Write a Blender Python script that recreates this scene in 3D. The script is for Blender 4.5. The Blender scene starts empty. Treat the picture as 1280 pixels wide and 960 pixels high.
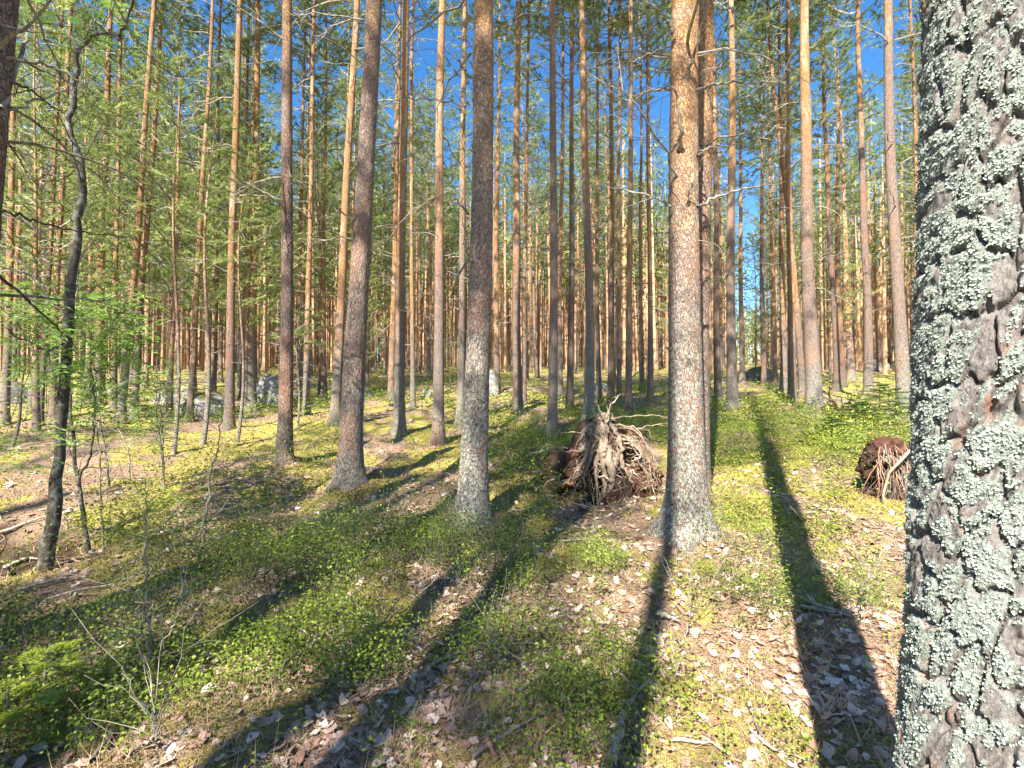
import bpy, math, random
import numpy as np
from mathutils import Vector, Matrix

# ------------------------------------------------------------------ camera, sky, sun, exposure
S = bpy.context.scene
COL = S.collection
CAM_Z, PITCH, FPX = 1.5, math.radians(1.2), 600.0
cam = bpy.data.cameras.new('camera')
cam.sensor_width = 36.0
cam.lens = 36.0 * FPX / 1280.0
cam.clip_start, cam.clip_end = 0.02, 2000.0
camo = bpy.data.objects.new('camera', cam)
camo.location = (0, 0, CAM_Z)
camo.rotation_euler = (math.pi / 2 + PITCH, 0, 0)
COL.objects.link(camo)
S.camera = camo

SUN_AZ, SUN_EL = math.radians(23.4), math.radians(43)       # azimuth the shadows fall towards; sun height
W = bpy.data.worlds.new('World'); S.world = W; W.use_nodes = True
wn = W.node_tree.nodes; wl = W.node_tree.links
bgn = wn['Background']
sky = wn.new('ShaderNodeTexSky'); sky.sky_type = 'NISHITA'; sky.sun_disc = False
sky.sun_elevation = SUN_EL; sky.sun_rotation = SUN_AZ + math.pi
sky.air_density = 1.0; sky.dust_density = 0.15; sky.ozone_density = 3.0
bgn.inputs['Strength'].default_value = 0.075
hsv = wn.new('ShaderNodeHueSaturation'); hsv.inputs['Saturation'].default_value = 1.28; hsv.inputs['Value'].default_value = 1.0
wl.new(sky.outputs[0], hsv.inputs['Color']); wl.new(hsv.outputs[0], bgn.inputs[0])

sl = bpy.data.lights.new('sun', 'SUN'); sl.energy = 4.9; sl.angle = math.radians(0.55); sl.color = (1.0, 0.92, 0.79)
so = bpy.data.objects.new('sun', sl)
so.rotation_euler = Vector((math.sin(SUN_AZ) * math.cos(SUN_EL), math.cos(SUN_AZ) * math.cos(SUN_EL), -math.sin(SUN_EL))).to_track_quat('-Z', 'Y').to_euler()
so.location = (-8, -18, 30)
COL.objects.link(so)
S.view_settings.view_transform = 'Standard'; S.view_settings.look = 'None'; S.view_settings.gamma = 1.0
S.view_settings.exposure = 1.98
S.cycles.max_bounces = 6; S.cycles.diffuse_bounces = 3; S.cycles.transmission_bounces = 3; S.cycles.transparent_max_bounces = 4

# ------------------------------------------------------------------ noise helpers
rng = np.random.default_rng(7)
random.seed(7)

def hsh(i, j, s=0, k=0):
    n = (i.astype(np.int64) * 374761393 + j.astype(np.int64) * 668265263 + (s * 1442695041 + k * 974634777)) & 0xffffffff
    n = ((n ^ (n >> 13)) * 1274126177) & 0xffffffff
    n = ((n ^ (n >> 16)) * 2246822519) & 0xffffffff
    return ((n ^ (n >> 15)) & 0xffffff) / float(0xffffff)

def vn(x, y, s=0):
    xi = np.floor(x); yi = np.floor(y); fx = x - xi; fy = y - yi
    fx = fx * fx * fx * (fx * (fx * 6 - 15) + 10); fy = fy * fy * fy * (fy * (fy * 6 - 15) + 10)
    a = hsh(xi, yi, s); b = hsh(xi + 1, yi, s); c = hsh(xi, yi + 1, s); d = hsh(xi + 1, yi + 1, s)
    return (a + (b - a) * fx) * (1 - fy) + (c + (d - c) * fx) * fy

def fbm(x, y, s=0, o=4):
    t = 0; a = .5; n = 0
    for k in range(o):
        t = t + a * vn(x * 2 ** k + 17.3 * k, y * 2 ** k - 9.1 * k, s + k); n += a; a *= .5
    return t / n                                             # 0..1

def cell(x, y, s=0, wrap=None):
    xi = np.floor(x); yi = np.floor(y)
    f1 = np.full(x.shape, 9.); f2 = np.full(x.shape, 9.); idv = np.zeros(x.shape)
    for dx in (-1, 0, 1):
        for dy in (-1, 0, 1):
            cx = xi + dx; cy = yi + dy
            hx = np.mod(cx, wrap) if wrap else cx
            px = cx + hsh(hx, cy, s, 1); py = cy + hsh(hx, cy, s, 2)
            d = np.sqrt((px - x) ** 2 + (py - y) ** 2)
            h = hsh(hx, cy, s, 3)
            nf = d < f1
            f2 = np.where(nf, f1, np.minimum(f2, d)); idv = np.where(nf, h, idv); f1 = np.where(nf, d, f1)
    return f1, f2, idv

def sst(a, b, x):
    t = np.clip((x - a) / (b - a), 0, 1); return t * t * (3 - 2 * t)

# ------------------------------------------------------------------ terrain
SLOPE = 0.0877
MOUNDS = []                                                  # (x, y, height, radius)
def base_h(x, y):
    x = np.asarray(x, float); y = np.asarray(y, float)
    r = np.hypot(x, y)
    yy = np.where(y > 55, 55 + 40 * np.tanh((y - 55) / 40) * .55, y)
    yy = np.where(y < -30, -30 + 40 * np.tanh((y + 30) / 40), yy)
    z = SLOPE * yy
    z = z + .30 * (fbm(x * .12, y * .12, 3, 2) - .5) * sst(2, 9, r) * 1.2
    z = z + .26 * (fbm(x * .5, y * .5, 11, 2) - .5) * sst(.5, 3, r)
    nf = 1 - sst(9, 26, r)
    z = z + nf * (.19 * (fbm(x * 1.7, y * 1.7, 21, 2) - .5) + .075 * (fbm(x * 5, y * 5, 31, 2) - .5) + .014 * (fbm(x * 16, y * 16, 41, 2) - .5))
    return z
def height(x, y):
    z = base_h(x, y) - Z0
    for (mx, my, mh, mr) in MOUNDS:
        z = z + mh * np.exp(-((np.asarray(x) - mx) ** 2 + (np.asarray(y) - my) ** 2) / mr ** 2)
    return z
Z0 = 0.0
Z0 = float(base_h(0., 0.))
H1 = lambda x, y: float(height(np.float64(x), np.float64(y)))

TS = 1.0 * 1.006 ** np.arange(900)
def ray(px, py):
    a = (px - 640) / FPX; b = (480 - py) / FPX
    c, s = math.cos(PITCH), math.sin(PITCH)
    return np.array([a, c - b * s, s + b * c])
def spot(px, py):
    d = ray(px, py); d = d / d[1]
    z = CAM_Z + d[2] * TS
    below = z < height(d[0] * TS, TS)
    i = int(np.argmax(below)) if below.any() else len(TS) - 1
    t0, t1 = TS[max(i - 1, 0)], TS[i]
    for _ in range(14):
        tm = (t0 + t1) / 2
        if CAM_Z + d[2] * tm < H1(d[0] * tm, tm): t1 = tm
        else: t0 = tm
    return d[0] * t1, t1
def at(px, py, Y):
    d = ray(px, py); d = d / d[1] * Y
    return Vector((d[0], Y, CAM_Z + d[2]))
MOUNDS += [(-3.75, 3.75, -.34, .55), (-4.5, 3.6, -.3, .7), (4.3, 6.6, .16, 1.5), (1.06, 3.55, -.03, .3)]

# moss / litter mask of the forest floor
def moss_mask(x, y):
    n = fbm(x * 1.1 + 5, y * 1.1, 51, 3) * .65 + fbm(x * 4, y * 4, 61, 2) * .35
    return sst(.42, .57, n)

# ------------------------------------------------------------------ mesh helpers
class Acc:
    def __init__(s): s.v = []; s.t = []; s.q = []; s.tm = []; s.qm = []; s.a = []; s.n = 0
    def add(s, V, F, mat=0, tint=.5):
        V = np.asarray(V, float).reshape(-1, 3); F = np.asarray(F, np.int64)
        if F.shape[1] == 3: s.t.append(F + s.n); s.tm.append(np.full(len(F), mat))
        else: s.q.append(F + s.n); s.qm.append(np.full(len(F), mat))
        s.v.append(V); s.a.append(np.broadcast_to(np.asarray(tint, float), (len(V),)))
        s.n += len(V)
    def mesh(s, name, mats, smooth=False, extra=None):
        V = np.concatenate(s.v); A = np.concatenate(s.a)
        T = np.concatenate(s.t) if s.t else np.zeros((0, 3), np.int64)
        Q = np.concatenate(s.q) if s.q else np.zeros((0, 4), np.int64)
        M = np.concatenate((s.tm or []) + (s.qm or []))
        m = bpy.data.meshes.new(name)
        m.vertices.add(len(V)); m.vertices.foreach_set('co', V.astype(np.float32).ravel())
        L = np.concatenate([T.ravel(), Q.ravel()])
        m.loops.add(len(L)); m.loops.foreach_set('vertex_index', L.astype(np.int32))
        ls = np.concatenate([np.arange(len(T)) * 3, len(T) * 3 + np.arange(len(Q)) * 4]).astype(np.int32)
        m.polygons.add(len(ls)); m.polygons.foreach_set('loop_start', ls)
        m.polygons.foreach_set('material_index', M.astype(np.int32))
        m.polygons.foreach_set('use_smooth', np.full(len(ls), bool(smooth)))
        at_ = m.attributes.new('tint', 'FLOAT', 'POINT'); at_.data.foreach_set('value', A.astype(np.float32))
        for k, arr in (extra or {}).items():
            e = m.attributes.new(k, 'FLOAT', 'POINT'); e.data.foreach_set('value', np.asarray(arr, np.float32))
        for mt in mats: m.materials.append(mt)
        m.update(calc_edges=True)
        return m

def tube(P, R, sides=5, cap=True):
    P = np.asarray(P, float); n = len(P); R = np.broadcast_to(np.asarray(R, float), (n,))
    T = np.gradient(P, axis=0); T /= np.linalg.norm(T, axis=1, keepdims=True) + 1e-9
    ref = np.array([0, 0, 1.]) if abs(T[:, 2]).mean() < .8 else np.array([1., 0, 0])
    A = np.cross(T, ref); A /= np.linalg.norm(A, axis=1, keepdims=True) + 1e-9
    B = np.cross(T, A)
    th = np.arange(sides) * 2 * math.pi / sides
    V = P[:, None, :] + R[:, None, None] * (np.cos(th)[None, :, None] * A[:, None, :] + np.sin(th)[None, :, None] * B[:, None, :])
    i = np.arange(n - 1)[:, None] * sides; j = np.arange(sides)[None, :]; k = (j + 1) % sides
    F = np.stack([i + j, i + k, i + sides + k, i + sides + j], -1).reshape(-1, 4)
    return V.reshape(-1, 3), F

def obj(name, mesh, parent=None, loc=None, rot=None, scale=None):
    o = bpy.data.objects.new(name, mesh); COL.objects.link(o)
    if parent: o.parent = parent
    if loc is not None: o.location = loc
    if rot is not None: o.rotation_euler = rot
    if scale is not None: o.scale = scale
    return o
def tag(o, label=None, cat=None, group=None, kind=None):
    if label: o['label'] = label
    if cat: o['category'] = cat
    if group: o['group'] = group
    if kind: o['kind'] = kind
    return o

# ------------------------------------------------------------------ materials
class NT:
    def __init__(s, name):
        s.m = bpy.data.materials.new(name); s.m.use_nodes = True
        s.n = s.m.node_tree.nodes; s.l = s.m.node_tree.links
        s.b = s.n['Principled BSDF']; s.out = s.n['Material Output']
        s.b.inputs['Specular IOR Level'].default_value = .25
    def lk(s, a, b): s.l.new(a, b)
    def new(s, t, **kw):
        n = s.n.new(t)
        for k, v in kw.items(): setattr(n, k, v)
        return n
    def noise(s, vec, scale, detail=4, rough=.6):
        n = s.new('ShaderNodeTexNoise'); n.inputs['Scale'].default_value = scale
        n.inputs['Detail'].default_value = detail; n.inputs['Roughness'].default_value = rough
        if vec: s.lk(vec, n.inputs['Vector'])
        return n.outputs['Fac']
    def voro(s, vec, scale, feat='DISTANCE_TO_EDGE'):
        n = s.new('ShaderNodeTexVoronoi'); n.feature = feat; n.inputs['Scale'].default_value = scale
        s.lk(vec, n.inputs['Vector']); return n
    def mr(s, v, a, b, c=0., d=1., interp='SMOOTHSTEP'):
        n = s.new('ShaderNodeMapRange'); n.interpolation_type = interp
        for i, x in enumerate((v, a, b, c, d)):
            if hasattr(x, 'links') or hasattr(x, 'is_linked'): s.lk(x, n.inputs[i])
            else: n.inputs[i].default_value = x
        return n.outputs[0]
    def math(s, op, a, b=0.):
        n = s.new('ShaderNodeMath'); n.operation = op
        for i, x in enumerate((a, b)):
            if hasattr(x, 'is_linked'): s.lk(x, n.inputs[i])
            else: n.inputs[i].default_value = x
        return n.outputs[0]
    def mix(s, f, a, b, mode='MIX'):
        n = s.new('ShaderNodeMix'); n.data_type = 'RGBA'; n.blend_type = mode
        for i, x in ((0, f), (6, a), (7, b)):
            if hasattr(x, 'is_linked'): s.lk(x, n.inputs[i])
            elif i == 0: n.inputs[0].default_value = x
            else: n.inputs[i].default_value = (*x, 1)
        return n.outputs[2]
    def attr(s, name, t='GEOMETRY'):
        n = s.new('ShaderNodeAttribute'); n.attribute_name = name; n.attribute_type = t; return n.outputs['Fac']
    def objc(s): return s.new('ShaderNodeTexCoord').outputs['Object']
    def bump(s, h, dist, strength=1.0, prev=None):
        n = s.new('ShaderNodeBump'); n.inputs['Distance'].default_value = dist; n.inputs['Strength'].default_value = strength
        s.lk(h, n.inputs['Height'])
        if prev: s.lk(prev, n.inputs['Normal'])
        return n.outputs[0]
    def scalev(s, v, sc):
        n = s.new('ShaderNodeMapping'); n.inputs['Scale'].default_value = sc; s.lk(v, n.inputs['Vector']); return n.outputs[0]

def leaf_mat(name, dark, mid, light, trans=.35, rough=.55, objrand=False):
    t = NT(name)
    f = t.new('ShaderNodeObjectInfo').outputs['Random'] if objrand else t.attr('tint')
    c = t.mix(t.mr(f, 0, .5, interp='LINEAR'), dark, mid)
    c = t.mix(t.mr(f, .5, 1, interp='LINEAR'), c, light)
    t.lk(c, t.b.inputs['Base Color']); t.b.inputs['Roughness'].default_value = rough
    if trans > 0:
        tr = t.new('ShaderNodeBsdfTranslucent'); t.lk(c, tr.inputs[0])
        ms = t.new('ShaderNodeMixShader'); ms.inputs[0].default_value = trans
        t.lk(t.b.outputs[0], ms.inputs[1]); t.lk(tr.outputs[0], ms.inputs[2]); t.lk(ms.outputs[0], t.out.inputs[0])
    return t.m

def pine_bark(name, fine=1.0):
    # object colour: R = height of the change to orange / 20, G = lichen, B = brightness
    t = NT(name)
    oi = t.new('ShaderNodeObjectInfo'); sep = t.new('ShaderNodeSeparateColor'); t.lk(oi.outputs['Color'], sep.inputs[0])
    T20 = t.math('MULTIPLY', sep.outputs[0], 20.)
    lich = sep.outputs[1]; bri = sep.outputs[2]
    oc = t.objc(); add = t.new('ShaderNodeVectorMath'); add.operation = 'ADD'
    comb = t.new('ShaderNodeCombineXYZ'); t.lk(t.math('MULTIPLY', oi.outputs['Random'], 37.), comb.inputs[2])
    xyz = t.new('ShaderNodeSeparateXYZ'); t.lk(oc, xyz.inputs[0]); z = xyz.outputs[2]
    t.lk(oc, add.inputs[0]); t.lk(comb.outputs[0], add.inputs[1]); v = add.outputs[0]
    vs = t.scalev(v, (1, 1, .5))
    wob = t.noise(v, 7, 3); wob2 = t.noise(vs, 31, 3); wv = t.new('ShaderNodeVectorMath'); wv.operation = 'ADD'
    wc = t.new('ShaderNodeCombineXYZ')
    for i in range(3): t.lk(t.math('MULTIPLY', (wob, wob2, wob2)[i], (.12, .07, .09)[i]), wc.inputs[i])
    t.lk(vs, wv.inputs[0]); t.lk(wc.outputs[0], wv.inputs[1]); vs = wv.outputs[0]
    crack = t.voro(vs, 52).outputs['Distance']
    cells = t.voro(vs, 52, 'F1'); cr = t.new('ShaderNodeSeparateColor'); t.lk(cells.outputs['Color'], cr.inputs[0])
    big = t.noise(t.scalev(v, (1, 1, .35)), 5, 4)
    fn = t.noise(t.scalev(v, (1, 1, .8)), 46, 5, .75)
    low = t.mix(t.mr(fn, .3, .72), (.085, .062, .052), (.29, .22, .19))
    low = t.mix(t.mr(cr.outputs[0], .35, 1, 0, .5), low, (.40, .31, .27))
    red = t.mr(t.noise(t.scalev(v, (1, 1, .4)), 3.2, 4), .50, .62)
    low = t.mix(t.math('MULTIPLY', red, .7), low, (.34, .16, .10))
    low = t.mix(t.mr(z, .9, 2.4, 0, .4), low, t.mix(t.mr(fn, .3, .7), (.20, .11, .08), (.50, .35, .28)))
    gl = t.math('MULTIPLY', t.mr(t.noise(v, 34, 5, .7), .42, .57), lich)
    gl = t.math('MULTIPLY', gl, t.mr(z, .2, 2.3, 1., .22))
    low = t.mix(t.math('MINIMUM', gl, .95), low, (.37, .40, .34))
    up = t.mix(t.mr(fn, .3, .7), (.27, .13, .06), (.62, .36, .17))
    up = t.mix(t.mr(big, .5, .7), up, (.64, .47, .31))
    up = t.mix(t.mr(t.noise(v, 2.2, 3), .56, .68, 0, .6), up, (.40, .29, .23))
    up = t.mix(t.mr(cr.outputs[1], .8, 1), up, (.25, .15, .10))
    wh = t.math('ADD', z, t.math('MULTIPLY', t.math('SUBTRACT', big, .5), 2.6))
    wh = t.math('ADD', wh, t.math('MULTIPLY', t.math('SUBTRACT', cr.outputs[2], .5), 1.3))
    fac = t.mr(wh, t.math('SUBTRACT', T20, .8), t.math('ADD', T20, .8))
    c = t.mix(fac, low, up)
    cd = t.mr(crack, .0, .07, 1, 0)
    c = t.mix(t.math('MULTIPLY', cd, .35), c, (.09, .055, .04))
    c = t.mix(1.0, c, t.mix(bri, (0, 0, 0), (1, 1, 1)), 'MULTIPLY')
    t.lk(c, t.b.inputs['Base Color']); t.b.inputs['Roughness'].default_value = .85
    n1 = t.bump(t.mr(crack, 0, .16), .016 * fine, .9)
    n2 = t.bump(fn, .006, .8, n1)
    t.lk(n2, t.b.inputs['Normal'])
    return t.m

M = {}
M['bark'] = pine_bark('pine_bark')
M['needles'] = leaf_mat('pine_needles', (.09, .135, .045), (.22, .29, .095), (.42, .47, .19), .42)
M['young_needles'] = leaf_mat('young_pine_needles', (.12, .18, .05), (.27, .35, .105), (.46, .52, .19), .42)
M['spruce'] = leaf_mat('spruce_needles', (.14, .21, .03), (.32, .40, .05), (.48, .54, .09), .35)
M['spruce_dark'] = leaf_mat('dark_spruce_needles', (.05, .10, .025), (.11, .19, .04), (.20, .30, .06), .25)
M['rowan'] = leaf_mat('rowan_leaf', (.09, .19, .035), (.20, .34, .065), (.34, .48, .11), .4)
M['berry'] = leaf_mat('blueberry_leaf', (.055, .085, .018), (.19, .27, .035), (.42, .47, .08), .35)
M['moss'] = leaf_mat('moss_blade', (.12, .11, .025), (.31, .27, .07), (.48, .41, .14), .25)
M['straw'] = leaf_mat('dry_litter', (.12, .07, .045), (.36, .24, .15), (.54, .42, .27), .1)
M['leaf'] = leaf_mat('fallen_leaf', (.25, .14, .10), (.47, .32, .25), (.70, .56, .48), .12, .6)
M['leaf_one'] = leaf_mat('single_fallen_leaf', (.25, .14, .10), (.47, .32, .25), (.70, .56, .48), .12, .6, True)

def wood_mat(name, a, b, lich=None, amt=.5, sc=40):
    t = NT(name); v = t.objc()
    c = t.mix(t.mr(t.noise(t.scalev(v, (1, 1, .6)), sc, 4, .7), .3, .7), a, b)
    if lich: c = t.mix(t.math('MULTIPLY', t.mr(t.noise(v, sc * .7, 4), .5 , .62), amt), c, lich)
    t.lk(c, t.b.inputs['Base Color']); t.b.inputs['Roughness'].default_value = .85
    t.lk(t.bump(t.noise(v, sc * 2, 3), .004, .8), t.b.inputs['Normal'])
    return t.m
M['dead'] = wood_mat('dead_branch_bark', (.10, .08, .07), (.30, .26, .22), (.34, .38, .30), .5, 18)
M['darkbark'] = wood_mat('dark_sapling_bark', (.030, .025, .02), (.095, .08, .065), (.26, .29, .25), .5, 26)
M['sapbark'] = wood_mat('grey_sapling_bark', (.12, .10, .07), (.28, .24, .18), (.30, .34, .26), .5, 30)
M['drywood'] = wood_mat('bleached_wood', (.22, .17, .13), (.50, .43, .36), None, .5, 30)
M['root'] = wood_mat('pale_root', (.17, .12, .085), (.46, .37, .28), None, .5, 26)
M['redroot'] = wood_mat('reddish_root', (.18, .09, .06), (.38, .21, .14), None, .5, 26)
M['soil'] = wood_mat('dark_peat', (.018, .011, .008), (.075, .04, .028), None, .5, 16)
M['redsoil'] = wood_mat('reddish_soil', (.030, .014, .010), (.11, .048, .032), None, .5, 22)
M['rotwood'] = wood_mat('weathered_stump_wood', (.10, .075, .055), (.36, .28, .21), None, .5, 12)

def ground_mat():
    t = NT('forest_floor'); v = t.new('ShaderNodeTexCoord').outputs['Object']
    mo = t.attr('moss'); so_ = t.attr('soil')
    n1 = t.noise(v, 3, 5, .65); n2 = t.noise(v, 28, 4, .7); n3 = t.noise(v, 110, 3, .7)
    lit = t.mix(t.mr(n3, .35, .65), (.12, .075, .05), (.42, .30, .21))
    lit = t.mix(t.mr(n2, .5, .7), lit, (.30, .18, .13))
    ms = t.mix(t.mr(n2, .32, .68), (.15, .125, .028), (.37, .31, .095))
    ms = t.mix(t.mr(n1, .45, .62), ms, (.26, .25, .045))
    ms = t.mix(t.mr(n3, .3, .7, 0, .5), ms, (.42, .36, .12))
    edge = t.mr(t.math('ADD', mo, t.math('MULTIPLY', t.math('SUBTRACT', n2, .5), 1.4)), .3, .7)
    c = t.mix(edge, lit, ms)
    c = t.mix(so_, c, (.045, .026, .018))
    t.lk(c, t.b.inputs['Base Color']); t.b.inputs['Roughness'].default_value = .95
    t.lk(t.bump(n3, .012, 1, t.bump(n2, .03, .8)), t.b.inputs['Normal'])
    return t.m
M['ground'] = ground_mat()

def rock_mat():
    t = NT('boulder_rock'); v = t.objc()
    c = t.mix(t.mr(t.noise(v, 7, 6, .7), .35, .65), (.17, .16, .155), (.42, .40, .38))
    c = t.mix(t.mr(t.noise(v, 3, 4), .55, .65, 0, .6), c, (.36, .40, .33))
    g = t.new('ShaderNodeNewGeometry'); s = t.new('ShaderNodeSeparateXYZ'); t.lk(g.outputs['Normal'], s.inputs[0])
    mz = t.math('ADD', s.outputs[2], t.math('MULTIPLY', t.noise(v, 5, 4), .8))
    oi = t.new('ShaderNodeObjectInfo'); sp = t.new('ShaderNodeSeparateColor'); t.lk(oi.outputs['Color'], sp.inputs[0])
    mf = t.math('MULTIPLY', t.mr(mz, 1.0, 1.2), sp.outputs[0])
    c = t.mix(mf, c, t.mix(t.mr(t.noise(v, 12, 4), .4, .6), (.26, .20, .05), (.20, .21, .06)))
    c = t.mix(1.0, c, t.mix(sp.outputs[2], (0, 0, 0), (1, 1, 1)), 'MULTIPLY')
    t.lk(c, t.b.inputs['Base Color']); t.b.inputs['Roughness'].default_value = .9
    t.lk(t.bump(t.noise(v, 14, 6, .7), .05, .8), t.b.inputs['Normal'])
    return t.m
M['rock'] = rock_mat()

def big_bark():
    t = NT('lichen_covered_bark'); v = t.objc(); vs = t.scalev(v, (1, 1, .4))
    li = t.attr('lichen'); pl = t.attr('tint'); rd = t.attr('red')
    f = t.noise(vs, 130, 5, .75); g = t.noise(vs, 24, 5, .65)
    c = t.mix(t.mr(f, .3, .7), (.09, .08, .076), (.31, .285, .275))
    c = t.mix(t.mr(pl, .3, 1, 0, .6), c, (.37, .345, .34))
    c = t.mix(t.mr(t.noise(v, 90, 5, .8), .54, .64, 0, .45), c, (.06, .05, .047))
    c = t.mix(t.math('MULTIPLY', t.mr(g, .54, .70), .6), c, (.22, .13, .10))
    c = t.mix(rd, c, t.mix(t.mr(f, .3, .7), (.28, .12, .07), (.50, .27, .17)))
    lf = t.mr(t.math('ADD', li, t.math('MULTIPLY', t.math('SUBTRACT', t.noise(v, 160, 3, .8), .5), 1.2)), .32, .58)
    c = t.mix(lf, c, (.27, .305, .275))
    t.lk(c, t.b.inputs['Base Color']); t.b.inputs['Roughness'].default_value = .85
    h = t.noise(t.scalev(v, (1, 1, .7)), 70, 6, .8)
    t.lk(t.bump(f, .006, 1., t.bump(h, .010, .9, t.bump(g, .012, .6))), t.b.inputs['Normal'])
    return t.m
M['bigbark'] = big_bark()
M['lichen'] = leaf_mat('foliose_lichen', (.20, .23, .205), (.31, .35, .315), (.39, .43, .39), .0, .95)

# ------------------------------------------------------------------ trees: trunks
TREE_H = 19.0
def trunk_mesh(name, H, r0, seg, zs, seed, amp, flare=.35, fh=.22, roots=5, wob=.05, mat='bark', plate=.05):
    zs = np.asarray(zs); n = len(zs)
    th = np.arange(seg) * 2 * math.pi / seg
    Z, TH = np.meshgrid(zs, th, indexing='ij')
    r = r0 * (1 - .25 * sst(0, 3, Z) * .5 - .80 * (np.clip(Z / H, 0, 1)) ** 1.15)
    r = np.maximum(r, .012)
    zf = np.clip(Z, 0, None)
    lobe = .6 + .4 * np.cos(TH * roots + seed) + .25 * np.cos(TH * 2 + seed * 2)
    r = r + r0 * flare * np.exp(-zf / fh) * (1 + .9 * lobe * np.exp(-zf / (fh * .5)))
    if amp > 0:
        wrap = max(6, int(2 * math.pi * r0 / plate))
        U = TH / (2 * math.pi) * wrap; V = Z / (plate * 1.5)
        wx = (vn(np.cos(TH) * 4 + 7, Z * 9 + np.sin(TH) * 4, seed) - .5) * .9
        f1, f2, idv = cell(np.mod(U + wx, wrap), V + wx, seed, wrap)
        fade = np.clip(1.15 - Z / 7, .25, 1)
        r = r + amp * fade * (sst(.02, .28, f2 - f1) - .6) + amp * .7 * fade * (idv - .5)
    r = r + r0 * .06 * (vn(np.cos(TH) * 1.5 + 3, Z * 1.4 + np.sin(TH) * 1.5, seed + 5) - .5)
    cx = wob * (np.sin(zs * .45 + seed) * .6 + np.sin(zs * 1.1 + seed * 2.1) * .25) ; cx = cx - cx[np.argmin(abs(zs))]
    cy = wob * (np.cos(zs * .5 + seed * 1.7) * .6); cy = cy - cy[np.argmin(abs(zs))]
    V = np.stack([cx[:, None] + r * np.cos(TH), cy[:, None] + r * np.sin(TH), Z], -1).reshape(-1, 3)
    i = np.arange(n - 1)[:, None] * seg; j = np.arange(seg)[None, :]; k = (j + 1) % seg
    F = np.stack([i + j, i + k, i + seg + k, i + seg + j], -1).reshape(-1, 4)
    a = Acc(); a.add(V, F)
    return a.mesh(name, [M[mat]], smooth=True)

def zrange(parts): return np.concatenate([np.linspace(a, b, n, endpoint=False) for a, b, n in parts] + [[parts[-1][1]]])
TRUNKS = [trunk_mesh('trunk', TREE_H, .15, 20, zrange([(-.4, 1.2, 14), (1.2, TREE_H, 46)]), 3 + k, .006, wob=.07, flare=.55, fh=.2) for k in range(8)]

# ------------------------------------------------------------------ crowns and dead branches
def blades(acc, P, A, n, L, w, spread, rg, mat=0, tint=None):
    P = np.repeat(P, n, 0); A = np.repeat(A, n, 0); m = len(P)
    if tint is None: tint = rg.random(m)
    else: tint = np.clip(np.repeat(tint, n) + rg.normal(0, .1, m), 0, 1)
    R = rg.normal(size=(m, 3)); R /= np.linalg.norm(R, axis=1, keepdims=True)
    D = A + spread * R; D /= np.linalg.norm(D, axis=1, keepdims=True)
    side = np.cross(D, rg.normal(size=(m, 3))); side /= np.linalg.norm(side, axis=1, keepdims=True) + 1e-9
    ll = L * (.7 + .6 * rg.random(m))[:, None]
    P = P + A * (rg.random(m) * L * .9)[:, None]
    V = np.stack([P - side * w / 2, P + side * w / 2, P + D * ll], 1).reshape(-1, 3)
    F = np.arange(m * 3).reshape(-1, 3)
    acc.add(V, F, mat, np.repeat(tint, 3))

def crown_mesh(name, H, c0, rmax, nbr, seed, tuft=14, blade=(.16, .023), tuftstep=.12, mats=('dead', 'needles'), flat=.2, dens=1.0):
    rg = np.random.default_rng(seed); acc = Acc(); TP = []; TA = []; TT = []
    for b in range(nbr):
        t = (b + rg.random()) / nbr
        z = H * (c0 + (1 - c0) * t * .985); env = rmax * (.35 + .9 * math.sin(math.pi * min(1, .22 + .85 * t)) ** 1.1) * (1.0 - .35 * t)
        Lb = env * rg.uniform(.55, 1.15); az = b * 2.4 + rg.uniform(-.5, .5); up = rg.uniform(-.15, .35) + .5 * t
        n = 7; s = np.linspace(0, 1, n)
        dirh = np.array([math.cos(az), math.sin(az), 0]); side = np.array([-math.sin(az), math.cos(az), 0])
        bend = rg.uniform(-.25, .25)
        P = s[:, None] * Lb * dirh + (s ** 2)[:, None] * Lb * bend * side
        P[:, 2] = z + Lb * (up * s + flat * s ** 2 - .12 * np.sin(s * 5 + az)); P += rg.normal(0, .02, P.shape) * s[:, None]
        V, F = tube(P, .014 * (1.15 - s) * (.5 + Lb * .5), 3); acc.add(V, F, 0)
        bt = rg.normal(.5, .22)
        nt = max(4, int(Lb / .15 * dens))
        for q in range(nt):
            u = .28 + .72 * (q + rg.random()) / nt; i = min(n - 2, int(u * (n - 1))); f = u * (n - 1) - i
            p = P[i] * (1 - f) + P[i + 1] * f
            sg = 1 if q % 2 else -1
            d = dirh * rg.uniform(.35, .9) + side * sg * rg.uniform(.4, 1.1) + np.array([0, 0, rg.uniform(-.1, .6)]); d /= np.linalg.norm(d)
            lt = Lb * rg.uniform(.16, .36) * (1.2 - u * .5)
            k = max(2, int(lt / tuftstep)); ss = np.linspace(.25, 1, k)
            pts = p + ss[:, None] * lt * d + np.array([0, 0, 1.]) * (ss ** 2)[:, None] * lt * .2
            V, F = tube(np.array([p, pts[-1]]), [.006, .003], 3); acc.add(V, F, 0)
            TP.append(pts); TA.append(np.repeat((d + np.array([0, 0, .25]))[None], k, 0)); TT.append(np.full(k, bt + rg.normal(0, .1)))
    TP = np.concatenate(TP); TA = np.concatenate(TA); TA /= np.linalg.norm(TA, axis=1, keepdims=True); TT = np.concatenate(TT)
    blades(acc, TP, TA, tuft, blade[0], blade[1], .75, rg, 1, TT)
    return acc.mesh(name, [M[mats[0]], M[mats[1]]])

CROWNS = [crown_mesh('crown', TREE_H, c0, rm, nb, 100 + i) for i, (c0, rm, nb) in enumerate([(.52, 1.5, 46), (.58, 1.7, 42), (.46, 1.35, 48), (.62, 1.8, 38), (.54, 1.45, 42), (.50, 1.6, 44)])]

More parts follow.
